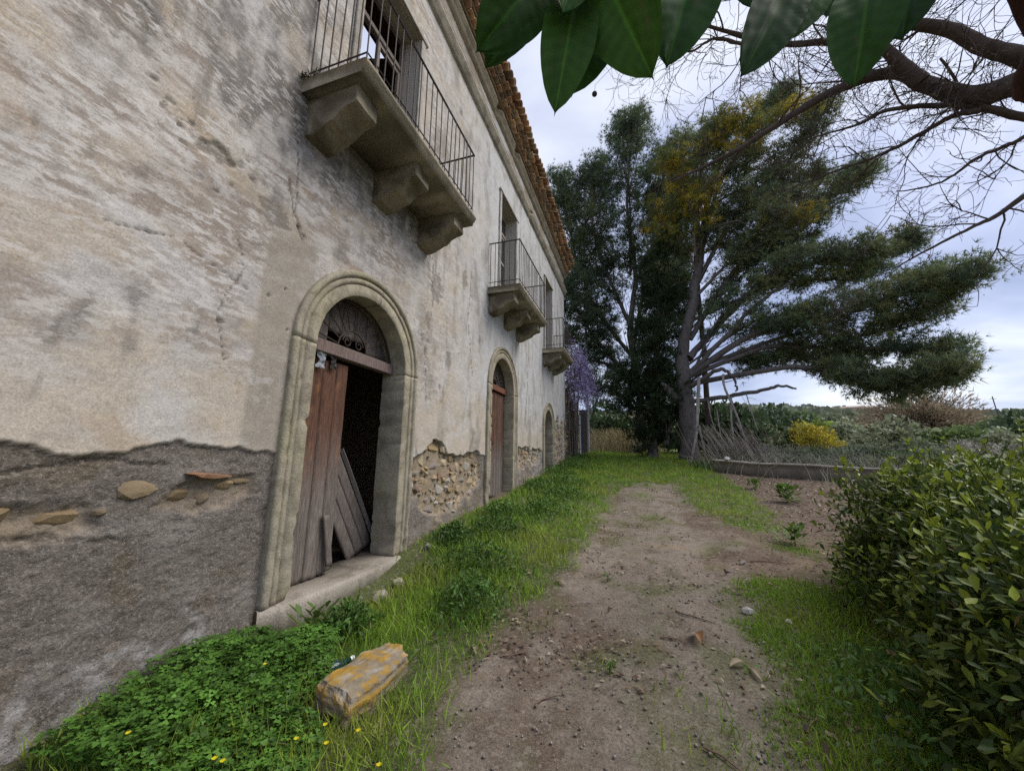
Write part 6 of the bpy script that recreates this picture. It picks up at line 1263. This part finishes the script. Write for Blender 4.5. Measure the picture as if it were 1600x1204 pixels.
V, F, Cc = grassfield(120000, -.2, 6.3, 1.3, 24, lambda x_, y_: .09 + .10 * np.exp(-((x_ - .9) / .9) ** 2) + .05 * sst(8, 16, y_) + .05 * fbm(x_ * 2, y_ * 2, 2, 5), lambda a, b: np.where(a < .08, 0, masks(a, b)[0]) ** 1.3 * (.35 + .65 * sst(-.25, .15, fbm(a * 2.3, b * 2.3, 3, 303))) * np.where((np.abs(b - 3.55) < 1.15) & (a < .42), 0.06, 1), 304)
tag(link('grass', mesh_np('grass', V, F, M_grass, Cc)), 'lush green grass along the foot of the house and over the track', 'grass', kind='stuff')
V, F, Cc = grassfield(60000, 3.4, 6.0, 1.7, 6.2, lambda x_, y_: .06 + 0 * x_, lambda a, b: sst(.2, .7, masks(a, b)[0]) * .85, 305)
tag(link('short_grass', mesh_np('short_grass', V, F, M_grass, Cc)), 'short thin grass between the track and the hedge', 'grass', kind='stuff')

# --- clover (wood sorrel) bank by the wall, broad-leaved weeds
def trefoil(n_pos, h, col, size):
    n = len(n_pos); parts = []; nr = runit(n) * .45 + [0, 0, 1]; d0 = runit(n) * [1, 1, .15]; d0 /= np.linalg.norm(d0, axis=1)[:, None]
    for k in range(3):
        a = k * 2.094; s_ = np.cross(nr, d0); d_ = d0 * math.cos(a) + s_ * math.sin(a)
        parts.append(scatter(n_pos, d_, nr, size, [(0, 0, 0), (.48, .7, .06), (.36, 1.0, .0), (0, .82, -.05), (-.36, 1.0, .0), (-.48, .7, .06)], [(0, 1, 2, 3), (0, 3, 4, 5)], col))
    return parts
n = 8500; t = RNG.random(n); yy = 1.3 + 1.55 * t ** 1.1; edge = np.interp(yy, [1.3, 1.9, 2.2, 2.5, 2.85], [1.75, 1.35, 1.1, .85, .7]); lo_ = .06 + .38 * sst(2.3, 2.6, yy) + .12 * (1 - sst(1.4, 1.9, yy)); xx = lo_ + RNG.random(n) ** .9 * (edge - lo_)
mound = .08 + .13 * np.exp(-((xx - .6) / .5) ** 2) * (1 - .55 * sst(2.0, 3.0, yy)) + .05 * fbm(xx * 4, yy * 4, 3, 401); zz_ = ground_z(xx, yy) + mound * RNG.uniform(.45, 1.05, n)
blk = (np.abs(xx - 1.34) < .22) & (np.abs(yy - 2.24) < .36); xx, yy, zz_ = xx[~blk], yy[~blk], zz_[~blk]; n = len(xx)
col = np.array([.085, .185, .026]) * RNG.uniform(.45, 1.5, (n, 1)) * (1 + .7 * fbm(xx * 5, yy * 5, 3, 402))[:, None]; V, F, Cc = soup(trefoil(np.stack([xx, yy, zz_], 1), 0, col, RNG.uniform(.013, .034, n)))
clv = tag(link('clover', mesh_np('clover', V, F, M_leaf, Cc)), 'mound of bright green clover-like sorrel at the foot of the near wall', 'clover', kind='stuff')
# patches of small broad leaves further along
n = 16000; pc = [(.55, 5.0, .25), (.9, 5.6, .4), (1.2, 4.3, .45), (1.5, 3.4, .3), (.7, 6.6, .4), (1.3, 7.2, .5), (.6, 9.6, .5), (1.1, 10.6, .6), (.5, 12.3, .6), (.6, 14.3, .7), (.5, 15.8, .8), (.4, 17.6, .8), (5.6, 15.6, .5), (4.5, 3.0, .5), (4.6, 2.5, .5), (1.3, 8.8, .5), (.75, 2.75, .2)]
k = RNG.integers(len(pc), size=n); q = np.array(pc)[k]; xx = q[:, 0] + RNG.normal(size=n) * q[:, 2] * .55; yy = q[:, 1] + RNG.normal(size=n) * q[:, 2] * .6; ok = (xx > .12) & ((np.abs(yy - 3.55) > 1.15) | (xx > .5)); xx, yy, q = xx[ok], yy[ok], q[ok]; n = len(xx)
r_ = np.hypot(xx - q[:, 0], yy - q[:, 1]) / q[:, 2]; zz_ = ground_z(xx, yy) + (.05 + .26 * np.exp(-r_ ** 2)) * RNG.uniform(.3, 1, n)
tone = np.where((q[:, 1] > 4.2) & (q[:, 1] < 6), .75, 1.0)[:, None]; V, F, Cc = scatter(np.stack([xx, yy, zz_], 1), runit(n) + [0, 0, .4], runit(n) * .6 + [0, 0, 1], RNG.uniform(.03, .06, n) * (1 + .05 * yy), LT_V, LT_F, np.array([.090, .180, .032]) * RNG.uniform(.55, 1.4, (n, 1)) * tone)
tag(link('weeds', mesh_np('weeds', V, F, M_leaf, Cc)), 'low broad-leaved weeds in clumps along the wall foot', 'weeds', kind='stuff')
# sorrel flowers
FLM = None
for k, (px, py, lab) in enumerate(((335, 1186, 'yellow sorrel flower cluster in the clover near the bottom edge'), (348, 1190, 'small yellow sorrel flower right beside the bottom cluster'), (200, 1146, 'yellow sorrel flower closest to the wall'), (508, 1133, 'yellow sorrel flower standing below the stone block'), (463, 1155, 'yellow sorrel flower midway along the clover'), (414, 1038, 'yellow sorrel flower by the grey rock at the wall'), (560, 1142, 'yellow sorrel flower in the grass right of the clover'), (592, 1196, 'yellow sorrel flower nearest the path'), (510, 1162, 'lower yellow sorrel flower under the stone block'))):
    d_ = ray(px, py); p = None
    for t in np.arange(1.2, 4, .01):
        w_ = EYE + d_ * t; gg = gz1(w_[0], w_[1]) + (.22 if px < 480 else .20)
        if w_[2] < gg: p = w_; break
    if p is None: continue
    f_ = thing('sorrel_flower', (p[0], p[1], gz1(p[0], p[1])), lab, 'flower', 'yellow flowers in the clover')
    MB().tube([(p[0], p[1], gz1(p[0], p[1])), (p[0] + .005, p[1], (p[2] + gz1(p[0], p[1])) / 2), tuple(p)], .0016, 4, (.12, .17, .05)).obj('stem', M_leaf, f_)
    for j in range(5):
        a = j * 1.257 + k; d3 = np.array([math.cos(a), math.sin(a), .7]); V, F, Cc = scatter(p[None], d3[None], np.array([[math.cos(a) * -.7, math.sin(a) * -.7, 1.]]), np.array([.015]), LT_V, LT_F, np.array([[.72, .60, .02]]), np.array([.034])); keep(link('petal', mesh_np('petal', V, F, M_petal, Cc)), f_)
# single weeds one can pick out on the bare earth
def weed(x_, y_, h, nl, lab):
    z_ = gz1(x_, y_); t_ = thing('weed', (x_, y_, z_), lab, 'weed'); tb_ = TB(); tb_.add([(x_, y_, z_), (x_ + .01, y_, z_ + h * .7)], [.006, .003], 4, (.10, .14, .04)); keep(link('stem', tb_.mesh('stem', M_twig)), t_)
    a = RNG.random(nl) * 6.28; t = RNG.random(nl); pos = np.stack([x_ + .01 * t, np.full(nl, y_), z_ + h * .7 * t], 1) + RNG.normal(size=(nl, 3)) * [h * .22, h * .22, 0]; d_ = np.stack([np.cos(a), np.sin(a), .3 + t], 1)
    V, F, Cc = scatter(pos, d_, np.stack([-np.cos(a) * .4, -np.sin(a) * .4, np.ones(nl)], 1), RNG.uniform(.28, .5, nl) * h, LT_V, LT_F, np.array([.10, .17, .03]) * RNG.uniform(.7, 1.3, (nl, 1))); fo_ = keep(link('leaves', mesh_np('leaves', V, F, M_leaf, Cc)), t_); fo_['kind'] = 'stuff'
weed(5.89, 9.6, .42, 80, 'bright green leafy weed alone on the bare brown earth'); weed(5.72, 11.3, .3, 60, 'low green weed behind the bright leafy one on the bare earth'); weed(4.95, 6.35, .34, 40, 'yellow-green sprout at the hedge side of the track'); weed(2.62, 4.55, .10, 20, 'tiny tuft of weed in the middle of the gravel'); weed(2.75, 2.95, .10, 24, 'small weed rosette low on the track'); weed(.42, 2.78, .32, 60, 'dark leafy weed growing against the first doorstep')
